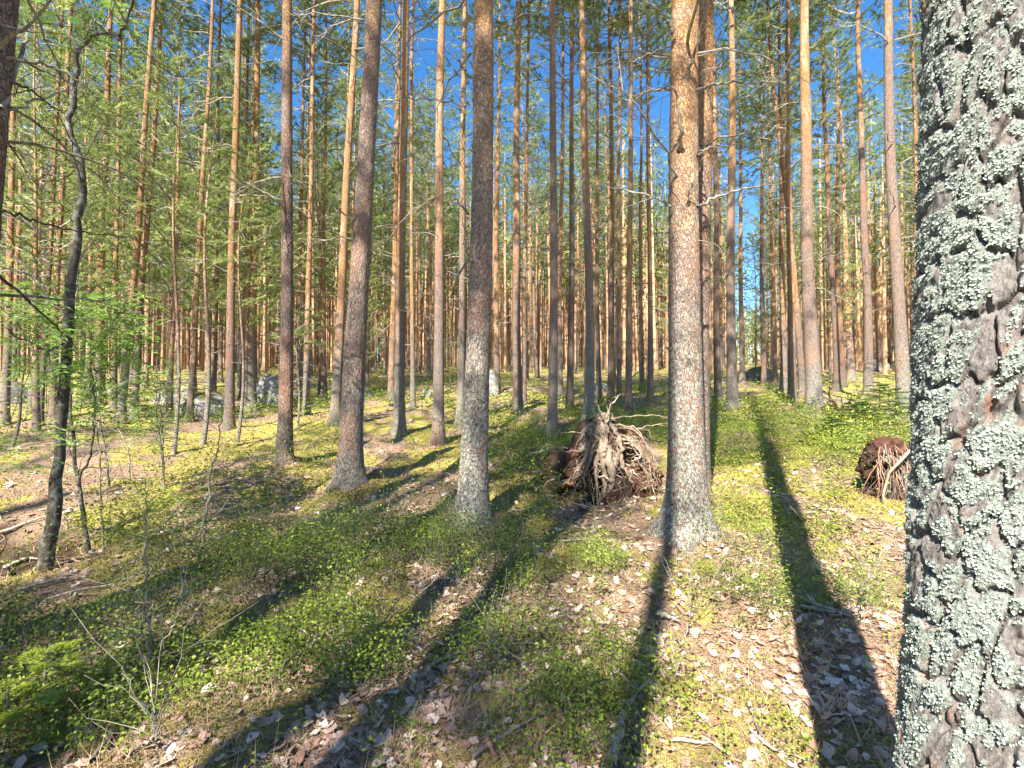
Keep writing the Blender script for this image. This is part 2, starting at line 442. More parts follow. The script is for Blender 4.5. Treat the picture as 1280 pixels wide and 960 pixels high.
def dead_branch_pts(rg, L, droop=.3):
    n = 8; s = np.linspace(0, 1, n)
    P = np.zeros((n, 3)); P[:, 0] = s * L; c = rg.uniform(-.35, .35)
    P[:, 1] = L * c * s ** 2; P[:, 2] = L * (rg.uniform(-.1, .45) * s - rg.uniform(0, droop * 1.8) * s ** 2)
    P[1:] += rg.normal(0, .018 * L, (n - 1, 3))
    return P
def dead_into(acc, P, r, rg, sides=4, twigs=5):
    n = len(P); s = np.linspace(0, 1, n)
    V, F = tube(P, r * (1.05 - s) + .0015, sides); acc.add(V, F)
    for q in range(twigs):
        i = rg.integers(2, n - 1); L = np.linalg.norm(P[-1] - P[0]) * rg.uniform(.12, .4)
        d = (P[i] - P[i - 1]); d /= np.linalg.norm(d); d = d * .6 + rg.normal(0, .55, 3); d /= np.linalg.norm(d)
        m = 4; u = np.linspace(0, 1, m)[:, None]
        Q = P[i] + u * L * d + u ** 2 * np.array([0, 0, rg.uniform(-.3, .3)]) * L + rg.normal(0, .03 * L, (m, 3)) * u
        V, F = tube(Q, np.linspace(r * .4, .001, m), 3); acc.add(V, F)
def rotz(P, a):
    c, s = math.cos(a), math.sin(a); Q = P.copy(); Q[:, 0] = c * P[:, 0] - s * P[:, 1]; Q[:, 1] = s * P[:, 0] + c * P[:, 1]; return Q
def dead_set(name, seed, z0, z1, n, Lr=(.4, 1.5)):
    rg = np.random.default_rng(seed); acc = Acc()
    for k in range(n):
        z = z0 + (z1 - z0) * (k + rg.random()) / n
        P = rotz(dead_branch_pts(rg, rg.uniform(*Lr) * (.55 + .6 * (z - z0) / (z1 - z0))), rg.uniform(0, 6.28)); P[:, 2] += z
        dead_into(acc, P, .009, rg, 3, 4)
    return acc.mesh(name, [M['dead']])
DEADS = [dead_set('dead_branches', 300 + k, 1.6, 12.5, 62) for k in range(5)]
SINGLE_DEAD = []
for k in range(8):
    rg = np.random.default_rng(400 + k); acc = Acc(); dead_into(acc, dead_branch_pts(rg, 1.0, .35), .011, rg, 5, 3 + k % 4); SINGLE_DEAD.append(acc.mesh('dead_branch', [M['dead']]))

NEAR_Z = lambda fine: zrange([(-.35, .5, int(26 * fine)), (.5, 3.6, int(110 * fine)), (3.6, 9, int(60 * fine)), (9, TREE_H, 26)])
FOOT = []
def pine(x, y, r, lean=(0., 0.), orange=3.0, lichen=.5, bri=1.0, label='', group=None, var=None, near=False, single=False, hs=1.0, name='pine_tree', wob=.05, crown=True, seg=112):
    k = random.randrange(1000) if var is None else var
    z = H1(x, y) - .02
    root = bpy.data.objects.new(name, None); COL.objects.link(root); root.empty_display_size = .3
    root.location = (x, y, z)
    tag(root, label, 'tree', group)
    up = Vector((lean[0], lean[1], 1)).normalized()
    q = Vector((0, 0, 1)).rotation_difference(up) @ Matrix.Rotation(random.uniform(0, 6.28), 3, 'Z').to_quaternion()
    root.rotation_mode = 'QUATERNION'; root.rotation_quaternion = q
    root.scale = (1, 1, hs)
    if near:
        tm = trunk_mesh('trunk', TREE_H, r, seg, NEAR_Z(1.0), 11 + k % 50, .0045, wob=wob, flare=.62 if r > .1 else .3, plate=.036)
        t = obj('trunk', tm, root)
    else:
        t = obj('trunk', TRUNKS[k % 8], root, scale=(r / .15, r / .15, 1))
    t.color = (orange / 20, lichen, bri, 1)
    if crown:
        c = obj('crown', CROWNS[k % 6], root, scale=(min(1.25, .75 + r * 2),) * 2 + (1,)); c.color = (.1, 0, .8, 1)
    if single:
        nn = 18
        for j in range(nn):
            zz = random.uniform(1.7, 9.5)
            rr = r * (.85 - .5 * zz / TREE_H)
            a = random.uniform(0, 6.28); L = random.uniform(.35, 1.3) * (.6 + zz / 12)
            ob = obj('dead_branch', random.choice(SINGLE_DEAD), root, (math.cos(a) * rr * .8, math.sin(a) * rr * .8, zz), (0, random.uniform(-.3, .3), a), (L, L, L))
    else:
        d = obj('dead_branches', DEADS[k % 5], root); d['kind'] = 'stuff'
    FOOT.append((x, y, r))
    return root

# ------------------------------------------------------------------ hand-placed pines of the photograph
def pine_px(bx, by, tx, w, orange, label, near=False, single=False, **kw):
    X, Y = spot(bx, by)
    r = w / 2 * Y * math.cos(math.atan((bx - 640) / FPX)) / FPX
    top = at(tx, 0, Y); zb = H1(X, Y)
    lean = ((top.x - X) / (top.z - zb), 0)
    MOUNDS.append((X, Y, .05 + r * .3, .12 + r * 1.6)) if Y < 8 else None
    kw['bri'] = kw.get('bri', 1) * 1.12
    return pine(X, Y, r * 1.10, lean, orange, label=label, near=near, single=single, **kw)

HAND = [
 (859, 672, 857, 42, 2.7, .85, 1.25, 'broad pine with a flared grey-green base just right of the upturned root plate', 1),
 (875, 640, 875, 24, 3.0, .3, .8, 'dark trunk tucked close behind the broad flared pine, showing along its right edge', 1),
 (590, 663, 595, 30, 3.6, .85, 1.25, 'central pine with rusty red patches and a lichened pale base, nearest the middle', 1),
 (437, 614, 463, 27, 5.5, .5, .85, 'leaning rough-barked pine with an orange hollow at the foot, left of the central pine', 1),
 (356, 583, 361, 17, 5.4, .25, .75, 'slim dark straight pine alone on the open slope, second big trunk on the left', 1),
 (499, 542, 504, 13, 2.6, .6, 1.0, 'orange-stemmed pine with a pale lichened foot between the leaning and central pines', 2),
 (548, 555, 556, 13, 3.6, .4, .9, 'brown-grey pine with a bulging base just left of the central pine', 2),
 (575, 532, 583, 9, 4.6, 1.0, .95, 'grey-green lichened trunk peeping out behind the central pine on its left', 2),
 (648, 517, 647, 11, 3.2, .3, .8, 'dark-footed pine right of the central pine, orange higher up', 2),
 (655, 505, 662, 6, 2.6, .2, 1.0, 'very thin pine touching the right side of a dark-footed one', 2),
 (690, 548, 690, 11, 7.0, .5, .95, 'plain grey smooth pine standing in blueberry left of the root plate', 2),
 (712, 512, 717, 8, 6.0, .2, .65, 'dark thin trunk between the grey smooth pine and the pale pine', 2),
 (736, 523, 729, 12, 5.0, .9, 1.15, 'palest tall pine rising directly behind the left flank of the root plate', 2),
 (764, 506, 761, 8, 4.5, .4, .8, 'grey thin pine right behind the peak of the root plate', 2),
 (774, 508, 776, 6, 3.0, .3, .95, 'pencil-thin pine second behind the peak of the root plate', 2),
 (786, 517, 788, 8, 1.8, .2, 1.3, 'thin cream-coloured pine behind the right flank of the root plate', 2),
 (803, 488, 800, 6, 2.6, .1, .8, 'far thin orange pine between the cream pine and the broad pine', 2),
 (813, 503, 811, 7, 3.0, .3, 1.1, 'pale straight pine just left of the broad flared pine', 2),
 (898, 500, 889, 9, 6.5, .4, .8, 'grey thin pine first to the right of the broad flared pine', 2),
 (916, 510, 912, 13, 6.0, .7, 1.0, 'pale grey-footed pine at the head of the long shadow', 2),
 (928, 480, 924, 7, 4.0, .4, .9, 'thin pine right behind the one at the head of the long shadow', 2),
 (955, 486, 953, 7, 6.0, .3, .8, 'thin pine before the dark far boulder under the blue gap', 2),
 (969, 479, 958, 6, 2.2, .2, 1.1, 'slender orange pine beside the dark far boulder, right side', 2),
 (980, 491, 972, 9, 2.6, .5, 1.0, 'pink-grey pine with twin ground shadows at its foot', 2),
 (1004, 496, 958, 9, 2.8, .3, 1.1, 'pale pine leaning clearly left across the blue gap', 2),
 (1018, 518, 1010, 20, 5.6, .8, .85, 'stout dark-grey lichened pine standing in the bright blueberry with a log by its foot', 2),
 (1046, 489, 1027, 9, 6.5, .2, .7, 'dark slim pine rising behind the fallen log', 2),
 (1064, 475, 1046, 10, 2.6, .5, 1.15, 'sunlit orange pine behind the fallen log', 2),
 (1085, 501, 1074, 12, 8.0, .4, .85, 'purple-grey smooth pine right of the fallen log, orange top', 2),
 (1100, 464, 1086, 8, 2.6, .4, 1.1, 'distant orange pine right of the purple-grey smooth one', 2),
 (1132, 524, 1111, 19, 8.6, 1.0, .85, 'grey lichened pine standing next to the left edge of the huge lichen trunk', 2),
 (1149, 500, 1137, 8, 3.0, .1, .75, 'reddish thin trunk squeezed against the huge lichen trunk', 2),
 (5, 532, 16, 12, 2.5, .7, 1.0, 'pale trunk at the very left border behind the dark near one', 2),
 (50, 532, 76, 8, 3.0, .4, .7, 'thin dark-footed pine left of the crooked lichened stem', 2),
 (66, 522, 88, 10, 2.4, .5, 1.15, 'pale leaning pine partly hidden by the crooked lichened stem', 2),
 (124, 505, 138, 13, 1.9, .2, 1.2, 'thick bright golden-orange pine above the leafy saplings', 2),
 (143, 512, 150, 8, 2.2, .3, .9, 'orange pine hugging the right side of the thick golden one', 2),
 (151, 528, 193, 11, 2.6, .7, 1.1, 'left one of the leaning pair of pines behind the saplings', 2),
 (167, 523, 202, 10, 3.2, .8, 1.0, 'right one of the leaning pair of pines behind the saplings', 2),
 (237, 525, 264, 8, 1.6, .5, 1.15, 'golden slim pine growing in front of the mossy boulder', 2),
 (266, 502, 276, 7, 3.0, .5, 1.0, 'slim grey pine behind the right end of the mossy boulder', 2),
 (286, 537, 304, 12, 2.6, .2, .75, 'dark-footed pine right of the mossy boulder', 2),
 (314, 512, 320, 13, 2.4, .8, 1.1, 'bright grey-footed pine before the upright pale rock', 2),
 (303, 498, 312, 7, 2.6, .3, .9, 'thin pine left of the one before the upright rock', 2),
 (383, 518, 392, 8, 2.0, .5, 1.05, 'slim orange pine right of the slim dark straight pine', 2),
 (374, 505, 381, 6, 2.4, .3, .9, 'thread-thin pine touching the right side of the slim dark pine', 2),
 (405, 498, 408, 7, 2.0, .2, .95, 'thin red-brown pine midway between slim dark pine and leaning pine', 2),
 (419, 530, 442, 12, 2.0, .6, 1.1, 'glowing orange pine close to the left side of the leaning pine', 2),
 (489, 500, 500, 8, 1.6, .3, 1.2, 'bright golden stem directly left of the orange-stemmed pine', 2),
 (516, 511, 517, 6, 2.2, .6, 1.1, 'thin pale pine right of the orange-stemmed one', 2),
 (621, 490, 625, 7, 1.8, .2, .95, 'thin red pine next to the pale rock right of the central pine', 2),
 (700, 500, 703, 7, 2.6, .3, .9, 'thin brown pine between the plain grey pine and dark thin trunk', 2),
 (749, 500, 745, 6, 3.0, .3, .8, 'thin dark pine right of the palest tall pine', 2),
]
for i, (bx, by, tx, w, oh, lc, br, lb, lv) in enumerate(HAND):
    pine_px(bx, by, tx, w, oh, lb, near=(lv == 1), single=(lv == 1 or w >= 12), lichen=lc, bri=br, var=i * 7 + 3, wob=.05 if lv == 1 else .07)
HANDXY = [(f[0], f[1]) for f in FOOT]

# trunks beside and behind the viewpoint; their long shadows lie over the foreground
left_edge = pine(-2.64, 2.2, .12, (.06, .0), 6.0, .5, .75, 'dark near trunk cut off by the left border, broken grey branches reaching right', near=True, single=False, seg=96, wob=.02)
pine(-1.33, -2.2, .085, (0, 0), 5, label='slim pine just behind the viewpoint, throwing the lane of shade toward the flared pine', single=False, var=5)
pine(-1.86, -1.2, .12, (0, 0), 5, label='pine near the viewpoint throwing the shade that runs toward the root plate', single=False, var=9)
pine(-3.72, -3.0, .11, (0, 0), 5, label='pine behind the viewpoint, leftward, shading the leafy foreground', var=14)
pine(-3.95, -2.0, .10, (.0, 0), 5, label='pine behind the viewpoint furthest left of the near ones', var=23)
pine(-2.46, -1.9, .11, (0, 0), 5, label='pine close behind the viewpoint shading the left of the leaf-strewn foreground', var=31)
pine(-4.15, -3.6, .12, (0, 0), 5, label='pine behind the viewpoint whose shade crosses the bare twiggy sapling', var=37)
BEH = [(-8.2, -10.2), (-6.0, -9.0), (-6.9, -12.6)]
rb = random.Random(41)
while len(BEH) < 25:
    s_ = rb.uniform(5, 30); l_ = rb.uniform(-15, 13)
    x = -s_ * math.sin(SUN_AZ) + l_ * math.cos(SUN_AZ); y = -s_ * math.cos(SUN_AZ) - l_ * math.sin(SUN_AZ)
    if abs(y) < 3 and abs(x) < 3: continue
    if y > 0 and abs(x) < 1.3 * y + 2: continue
    if all(math.hypot(x - a, y - b) > 2.6 for a, b in BEH + HANDXY): BEH.append((x, y))
NB = {}
BEH.sort(key=lambda b: b[0] ** 2 + b[1] ** 2)
for x, y in BEH:
    sd = 'left' if x < 0 else 'right'; NB[sd] = NB.get(sd, 0) + 1
    pine(x, y, rb.uniform(.09, .15), (rb.uniform(-.02, .02), 0), 3.5, label='unseen pine behind the viewpoint, %s nearest on the %s, casting canopy shade' % (['first', 'second', 'third', 'fourth', 'fifth', 'sixth', 'seventh', 'eighth', 'ninth', 'tenth', 'eleventh', 'twelfth', 'thirteenth', 'fourteenth', 'fifteenth', 'sixteenth', 'seventeenth', 'eighteenth', 'nineteenth', 'twentieth', 'last'][min(20, NB[sd] - 1)], sd), group='pines behind the viewpoint')

# ------------------------------------------------------------------ the rest of the stand
MARKS = [(20, 'pale trunk on the left border'), (92, 'crooked lichened stem'), (134, 'thick golden pine'), (185, 'leaning pair of pines'), (240, 'mossy-topped boulder'), (325, 'upright pale rock'), (356, 'slim dark straight pine'), (452, 'leaning rough-barked pine'),
         (500, 'orange-stemmed pine'), (592, 'central red-patched pine'), (690, 'grey smooth pine'), (733, 'palest tall pine'), (786, 'cream-coloured thin pine'), (860, 'broad flared pine'), (914, 'pine heading the long shadow'), (1015, 'stout lichened pine'), (1080, 'purple-grey smooth pine'), (1150, 'huge lichen trunk')]
ORD = ['nearest', 'second', 'third', 'fourth', 'fifth', 'sixth', 'seventh', 'eighth', 'ninth', 'tenth', 'eleventh', 'twelfth', 'thirteenth', 'fourteenth', 'fifteenth', 'sixteenth', 'seventeenth', 'eighteenth', 'nineteenth', 'twentieth']
pts = list(HANDXY); bgt = []
rf = random.Random(5); tries = 0
while len(bgt) < 238 and tries < 60000:
    tries += 1
    a = math.radians(rf.uniform(-51, 51)); d = math.sqrt(rf.uniform(12.5 ** 2, 62 ** 2)); x, y = d * math.sin(a), d * math.cos(a)
    if y < 11: continue
    px = 640 + FPX * x / y
    if 914 < px < 960 and (y < 45 or rf.random() < .6): continue
    if 1010 < px < 1130 and rf.random() < .35: continue
    if d < 24 and rf.random() < .55: continue
    if d < 20 and any(abs(px - h[0]) < 7 for h in HAND): continue
    if all((x - p) ** 2 + (y - q) ** 2 > 1.7 ** 2 for p, q in pts): pts.append((x, y)); bgt.append((x, y, px, d))
bgt.sort(key=lambda b: b[3]); SEEN = {}
for x, y, px, d in bgt:
    mk = min(MARKS, key=lambda q: abs(q[0] - px)); side = 'right' if px > mk[0] else 'left'
    dn = 'middle-distance' if d < 28 else ('far' if d < 45 else 'very far')
    if px < 0: side, dn = 'left', 'outlying ' + dn
    key = (mk[1], side, dn); o_ = SEEN.get(key, 0); SEEN[key] = o_ + 1
    og = rf.uniform(1.2, 5.5); r_ = rf.uniform(.07, .125) + .03 * (d < 30)
    pine(x, y, r_, (rf.gauss(0, .012), 0), og, rf.random(), rf.uniform(.7, 1.25),
         label='%s %s pine, %s back, %s of the %s' % (dn, 'orange' if og < 3.2 else 'grey-footed', ORD[min(o_, 19)], side, mk[1]), group='pines of the stand behind', hs=rf.uniform(.82, 1.12))

# far wood, one mass
def far_wood():
    rg = np.random.default_rng(77); acc = Acc(); n = 0
    TP = []; TA = []; TT = []
    while n < 2600:
        a = math.radians(rg.uniform(-54, 54)); d = math.sqrt(rg.uniform(34 ** 2, 108 ** 2)); x, y = d * math.sin(a), d * math.cos(a)
        if y < 30: continue
        px = 640 + FPX * x / y
        gap = 915 < px < 965
        if gap and d < 85: continue
        n += 1; z0 = H1(x, y) - .3; H = rg.uniform(14, 19) * (.62 if gap else 1); r = rg.uniform(.09, .15); lx = rg.normal(0, .3)
        V, F = tube([(x, y, z0), (x + lx * .5, y, z0 + H * .5), (x + lx, y, z0 + H)], [r, r * .75, .02], 5); acc.add(V, F, 0, rg.random())
        m = 32
        t = rg.random(m); zz = z0 + H * (.42 + .58 * t); rr = (1.9 - 1.3 * t) * np.sqrt(rg.random(m)); aa = rg.random(m) * 6.28
        TP.append(np.stack([x + lx * .7 + rr * np.cos(aa), y + rr * np.sin(aa), zz], 1)); A = rg.normal(size=(m, 3)); A[:, 2] = abs(A[:, 2]); TA.append(A); TT.append(np.clip(rg.normal(.55, .2, m), 0, 1))
    A = np.concatenate(TA); A /= np.linalg.norm(A, axis=1, keepdims=True)
    blades(acc, np.concatenate(TP), A, 4, .5, .12, .9, rg, 1, np.concatenate(TT))
    # undergrowth and young growth filling the far forest edge
    m = 15000; a = np.radians(rg.uniform(-54, 54, m)); d = rg.uniform(62, 118, m); x, y = d * np.sin(a), d * np.cos(a); ok = y > 35; x, y = x[ok], y[ok]
    z = height(x, y) + rg.random(len(x)) ** 1.6 * 7
    A = rg.normal(size=(len(x), 3)); A[:, 2] = abs(A[:, 2]) + .3; A /= np.linalg.norm(A, axis=1, keepdims=True)
    blades(acc, np.stack([x, y, z], 1), A, 6, .5, .12, .9, rg, 1, np.clip(rg.normal(.5, .25, len(x)), 0, 1))
    t = NT('far_pine_bark'); c = t.mix(t.attr('tint'), (.20, .12, .08), (.60, .38, .22)); t.lk(c, t.b.inputs['Base Color']); t.b.inputs['Roughness'].default_value = .9
    o = obj('far_woodland', acc.mesh('far_woodland', [t.m, M['needles']]))
    tag(o, 'far pine wood closing the view at the top of the slope', 'woodland', kind='stuff')
far_wood()

# young pines with low green foliage
YOUNG = [crown_mesh('foliage', 9.0, .22, 1.55, 60, 500 + k, tuft=14, blade=(.12, .018), mats=('dead', 'young_needles'), flat=.35) for k in range(3)]
YTR = [trunk_mesh('trunk', 9.0, .06, 10, np.linspace(-.2, 9, 26), 40 + k, 0, wob=.1) for k in range(3)]
YP = [(-9.5, 9.6, 1.0, 'young bushy pine with low green sprays at the left border'), (-8.2, 11.5, 1.15, 'young green pine behind the crooked lichened stem'),
      (-12.8, 14.5, 1.3, 'tall young pine with drooping sprays beyond the golden pine'), (-8.9, 14.2, 1.05, 'young pine with green sprays between golden pine and leaning pair'),
      (-7.3, 13.2, .95, 'young feathery pine hanging over the left end of the mossy boulder'), (-6.6, 16.5, 1.2, 'young pine rising behind the mossy boulder'),
      (-10.5, 18.5, 1.5, 'larger young pine filling the canopy above the leaning pair'), (-4.9, 15.2, .55, 'short young pine between slim dark pine and leaning pine'),
      (-14.5, 19.0, 1.5, 'larger young pine at the top left corner'), (-2.3, 17.8, .30, 'little bright young pine left of the orange-stemmed pine'),
      (-17.0, 21.0, 1.7, 'larger young pine beyond the pale leaning trunk at the far left'), (-13.5, 23.0, 1.7, 'larger young pine high behind the golden pine'), (-8.0, 24.0, 1.7, 'larger young pine high behind the upright pale rock'), (-12.0, 12.0, 1.2, 'young pine whose sprays droop across the upper left corner'), (-10.6, 16.0, 1.4, 'young pine tangled with the golden pine'),
      (6.2, 22.0, .30, 'little young pine behind the broad flared pine'), (13.2, 26.0, .9, 'young light green pine in the right distance under the sky gap'), (16.6, 25.0, 1.1, 'young light green pine beyond the lichened pine on the right'),
      (11.5, 33.0, 1.0, 'young light green pine at the far end of the sky gap'), (-6.2, 20.5, 1.35, 'young pine crowding the stems above the upright rock')]
for i, (x, y, s, lb) in enumerate(YP):
    r = bpy.data.objects.new('young_pine', None); COL.objects.link(r); r.location = (x, y, H1(x, y)); tag(r, lb, 'tree')
    r.scale = (s, s, s); r.rotation_euler = (0, 0, i * 1.7)
    t = obj('trunk', YTR[i % 3], r); t.color = (.08, .4, 1, 1)
    c = obj('foliage', YOUNG[i % 3], r); c.color = (.1, 0, .8, 1)

# slim poles: thin suppressed young pines in the left middle ground
def pole(bx, by, tx, ty, w, label, dead=True):
    X, Y = spot(bx, by); z = H1(X, Y); top = at(tx, ty, Y); r = w / 2 * Y / FPX
    root = bpy.data.objects.new('slim_pine_pole', None); COL.objects.link(root); root.location = (X, Y, z - .02); tag(root, label, 'sapling')
    H = top.z - z; n = 16; s = np.linspace(0, 1, n); rg = np.random.default_rng(bx)
    P = np.stack([(top.x - X) * s + .03 * H * np.sin(s * 5 + bx) * s * (1 - s), .02 * H * np.sin(s * 7), s * H], 1)
    V, F = tube(P, r * (1.1 - 1.0 * s), 8); a = Acc(); a.add(V, F); t = obj('stem', a.mesh('stem', [M['bark']], True), root); t.color = (.12, .5, 1, 1)
    a = Acc()
    for k in range(22):
        q = rg.uniform(.25, .98); p = P[int(q * (n - 1))]
        Q = rotz(dead_branch_pts(rg, rg.uniform(.2, .6)), rg.uniform(0, 6.28)) + p; dead_into(a, Q, .005, rg, 3, 3)
    d = obj('dead_twigs', a.mesh('dead_twigs', [M['dead']]), root); d['kind'] = 'stuff'
    if H > 2.2:
        a = Acc(); TP = []; TA = []
        for k in range(26):
            q = rg.uniform(.62, 1.0); p = P[int(q * (n - 1))]; az = rg.uniform(0, 6.28); L = rg.uniform(.25, .6) * (1.35 - q * .7); dd = np.array([math.cos(az), math.sin(az), rg.uniform(0, .5)]); u = np.linspace(.2, 1, 6)[:, None]
            Q = p + u * L * dd; V, F = tube(np.vstack([p, Q]), .003, 3); a.add(V, F, 0); TP.append(Q); TA.append(np.repeat(dd[None], 6, 0))
        TA = np.concatenate(TA); TA /= np.linalg.norm(TA, axis=1, keepdims=True); blades(a, np.concatenate(TP), TA, 16, .09, .008, .7, rg, 1)
        obj('foliage', a.mesh('foliage', [M['dead'], M['young_needles']]), root)
pole(217, 569, 226, 60, 5, 'thin bare pole of a young pine left of the mossy boulder')
pole(254, 555, 268, 130, 6, 'thin bare leaning pole in front of the mossy boulder')
pole(297, 552, 309, 180, 4, 'thin bare pole right of the dark-footed pine by the boulder')
pole(345, 560, 352, 410, 3, 'short dead pole touching the left side of the slim dark pine')
pole(15, 558, 42, 420, 4, 'pale leaning pole at the left border')
pole(203, 610, 196, 455, 3, 'thin upright pole with leaves near its top, left foreground slope')
pole(136, 610, 121, 470, 3, 'thin stem between the leafy sapling and the pole with leaves')
pole(372, 533, 374, 380, 3, 'thread-like dead pole behind the slim dark pine')

# ------------------------------------------------------------------ huge near lichen trunk on the right
def huge_trunk():
    X0, Y0, R0 = .811, .815, .140
    gz = H1(X0, Y0)
    root = bpy.data.objects.new('lichen_pine', None); COL.objects.link(root); root.location = (X0, Y0, gz)
    root.rotation_euler = (0, math.radians(1.8), 0)
    tag(root, 'huge near pine trunk crusted with pale green lichen, filling the right border', 'tree')
    seg = 400; zs = zrange([(-.3, .55, 60), (.55, 2.45, 520), (2.45, 4.5, 80), (4.5, TREE_H, 60)])
    th = np.arange(seg) * 2 * math.pi / seg; Z, TH = np.meshgrid(zs, th, indexing='ij')
    r = R0 * (1.07 - .10 * sst(.3, 2.2, Z) - .78 * np.clip(Z / TREE_H, 0, 1) ** 1.2) + R0 * .22 * np.exp(-np.clip(Z, 0, 9) / .35) * (1.2 + .5 * np.cos(TH * 4 + 1))
    CX, SX = np.cos(TH), np.sin(TH)
    W1 = 19; wx = (fbm(CX * 3 + 9, Z * 6 + SX * 3, 5, 3) - .5) * 2.6; wy = (fbm(CX * 3 - 9, Z * 5 + SX * 3, 8, 3) - .5) * 1.4
    f1, f2, cid = cell(np.mod(TH / 6.2832 * W1 + wx, W1), Z / .10 + wy, 2, W1)
    W2 = 52; f1b, f2b, cid2 = cell(np.mod(TH / 6.2832 * W2 + wx * 1.5, W2), Z / .045 + wy, 9, W2)
    edge = sst(.0, .20, f2 - f1)
    fine = fbm(CX * 22 + 3, Z * 60 + SX * 22, 12, 3) - .5
    W4 = 90; f4, f4b, id4 = cell(np.mod(TH / 6.2832 * W4 + wx * 2.5, W4), Z / .016 + wy * 2, 29, W4)
    lay = np.mod(fbm(CX * 3 + 2, Z * 9 + SX * 3, 55, 4) * 7, 1)                     # stepped edges of flaking layers
    d = .0022 * (id4 - .5) * sst(0, .3, f4b - f4) + .003 * lay * edge + .011 * (edge - 1) + .005 * (cid - .5) * edge + .0035 * (cid2 - .5) * sst(0, .4, f2b - f1b) + .006 * fine
    lm = fbm(CX * 2.6 + 11 + wx * .3, Z * 5 + SX * 2.6, 31, 4) + .09 * sst(2.1, 1.2, Z) - .03
    lm2 = fbm(CX * 9 + 1, Z * 22 + SX * 9, 37, 3)
    lich = sst(.405, .50, lm * .55 + lm2 * .45) * (.25 + .75 * edge)
    W3 = 40; f3, f3b, id3 = cell(np.mod(TH / 6.2832 * W3 + wx * 2, W3), Z / .021 + wy * 3, 19, W3)
    lich = lich * (.45 + .55 * sst(.05, .3, f3b - f3)) * np.where(id3 < .14, .3, 1)
    d = d + .0045 * lich * (1 - .9 * f3)
    red = sst(.66, .72, fbm(CX * 2.6 + 21, Z * 4 + SX * 2.6, 71, 3)) * (1 - lich) * sst(.5, .9, cid2)
    bump_w = np.where(Z > 5, .5, 1.); r = r + d * bump_w
    V = np.stack([r * CX + .01 * np.sin(Z * 1.3), r * SX, Z], -1)
    n = len(zs); i = np.arange(n - 1)[:, None] * seg; j = np.arange(seg)[None, :]; k = (j + 1) % seg
    F = np.stack([i + j, i + k, i + seg + k, i + seg + j], -1).reshape(-1, 4)
    a = Acc(); a.add(V.reshape(-1, 3), F, 0, (cid2 * .6 + cid * .4).ravel())
    obj('trunk', a.mesh('trunk', [M['bigbark']], True, {'lichen': lich.ravel(), 'red': red.ravel()}), root)
    # lichen lobes
    rg = np.random.default_rng(3)
    m = 330000; zi = rg.integers(62, 578, m); ti = rg.integers(0, seg, m)
    L = lich[zi, ti]; keep = rg.random(m) < sst(.35, .9, L); zi, ti = zi[keep], ti[keep]; m = len(zi)
    P = V[zi, ti]; N = np.stack([CX[zi, ti], SX[zi, ti], np.zeros(m)], 1)
    P = P + rg.normal(0, .0015, P.shape)
    rd = rg.normal(size=(m, 3)); rd[:, 2] -= .3; T = rd - (rd * N).sum(1, keepdims=True) * N; T /= np.linalg.norm(T, axis=1, keepdims=True)
    B = np.cross(N, T); s = rg.uniform(.0013, .0032, m)[:, None]; lift = rg.uniform(.1, 1.0, m)[:, None]
    c0 = P - N * .001; c1 = P + T * s * .7 + B * s * .75 + N * s * lift * .5; c2 = P + T * s * 1.5 + N * s * lift * 1.1; c3 = P + T * s * .7 - B * s * .75 + N * s * lift * .5
    VV = np.stack([c0, c1, c2, c3], 1).reshape(-1, 3); b4 = np.arange(m)[:, None] * 4
    FF = np.concatenate([b4 + np.array([[0, 1, 2]]), b4 + np.array([[0, 2, 3]])])
    a = Acc(); a.add(VV, FF, 0, np.repeat(np.clip(rg.normal(.5, .25, m), 0, 1), 4))
    o = obj('lichen', a.mesh('lichen', [M['lichen']]), root); o['kind'] = 'stuff'
    c = obj('crown', CROWNS[2], root); c.color = (.1, 0, .8, 1)
    d_ = obj('dead_branches', DEADS[1], root); d_['kind'] = 'stuff'; d_.location.z = 2.5
huge_trunk()

# ------------------------------------------------------------------ crafted branches (seen against trunks and sky)
def px_path(pl, Y, seed=0, n=24, jit=.006, dy=0.):
    pl = np.array(pl, float); t = np.linspace(0, len(pl) - 1, n); i = np.minimum(t.astype(int), len(pl) - 2); f = (t - i)[:, None]
    q = pl[i] * (1 - f) + pl[i + 1] * f
    rg = np.random.default_rng(seed)
    P = np.array([at(a, b, Y + dy * k / (n - 1)) for k, (a, b) in enumerate(q)])
    P[1:-1] = (P[:-2] + P[1:-1] * 2 + P[2:]) / 4; P[1:] += rg.normal(0, jit, P[1:].shape)
    return P
def branch_on(root, pl, Y, r, seed, mat='dead', twigs=3, dy=0.):
    rg = np.random.default_rng(seed); a = Acc(); dead_into(a, px_path(pl, Y, seed, dy=dy), r, rg, 7, twigs)
    bpy.context.view_layer.update()
    m = a.mesh('dead_branch', [M[mat]], True); o = obj('dead_branch', m, root); o.matrix_parent_inverse = root.matrix_world.inverted()
    return o
bpy.context.view_layer.update()
R1 = [o for o in COL.objects if o.name == 'pine_tree'][0]
R3 = [o for o in COL.objects if o.name == 'pine_tree.002'][0]
R6 = [o for o in COL.objects if o.name == 'pine_tree.005'][0]
Y1 = R1.location.y
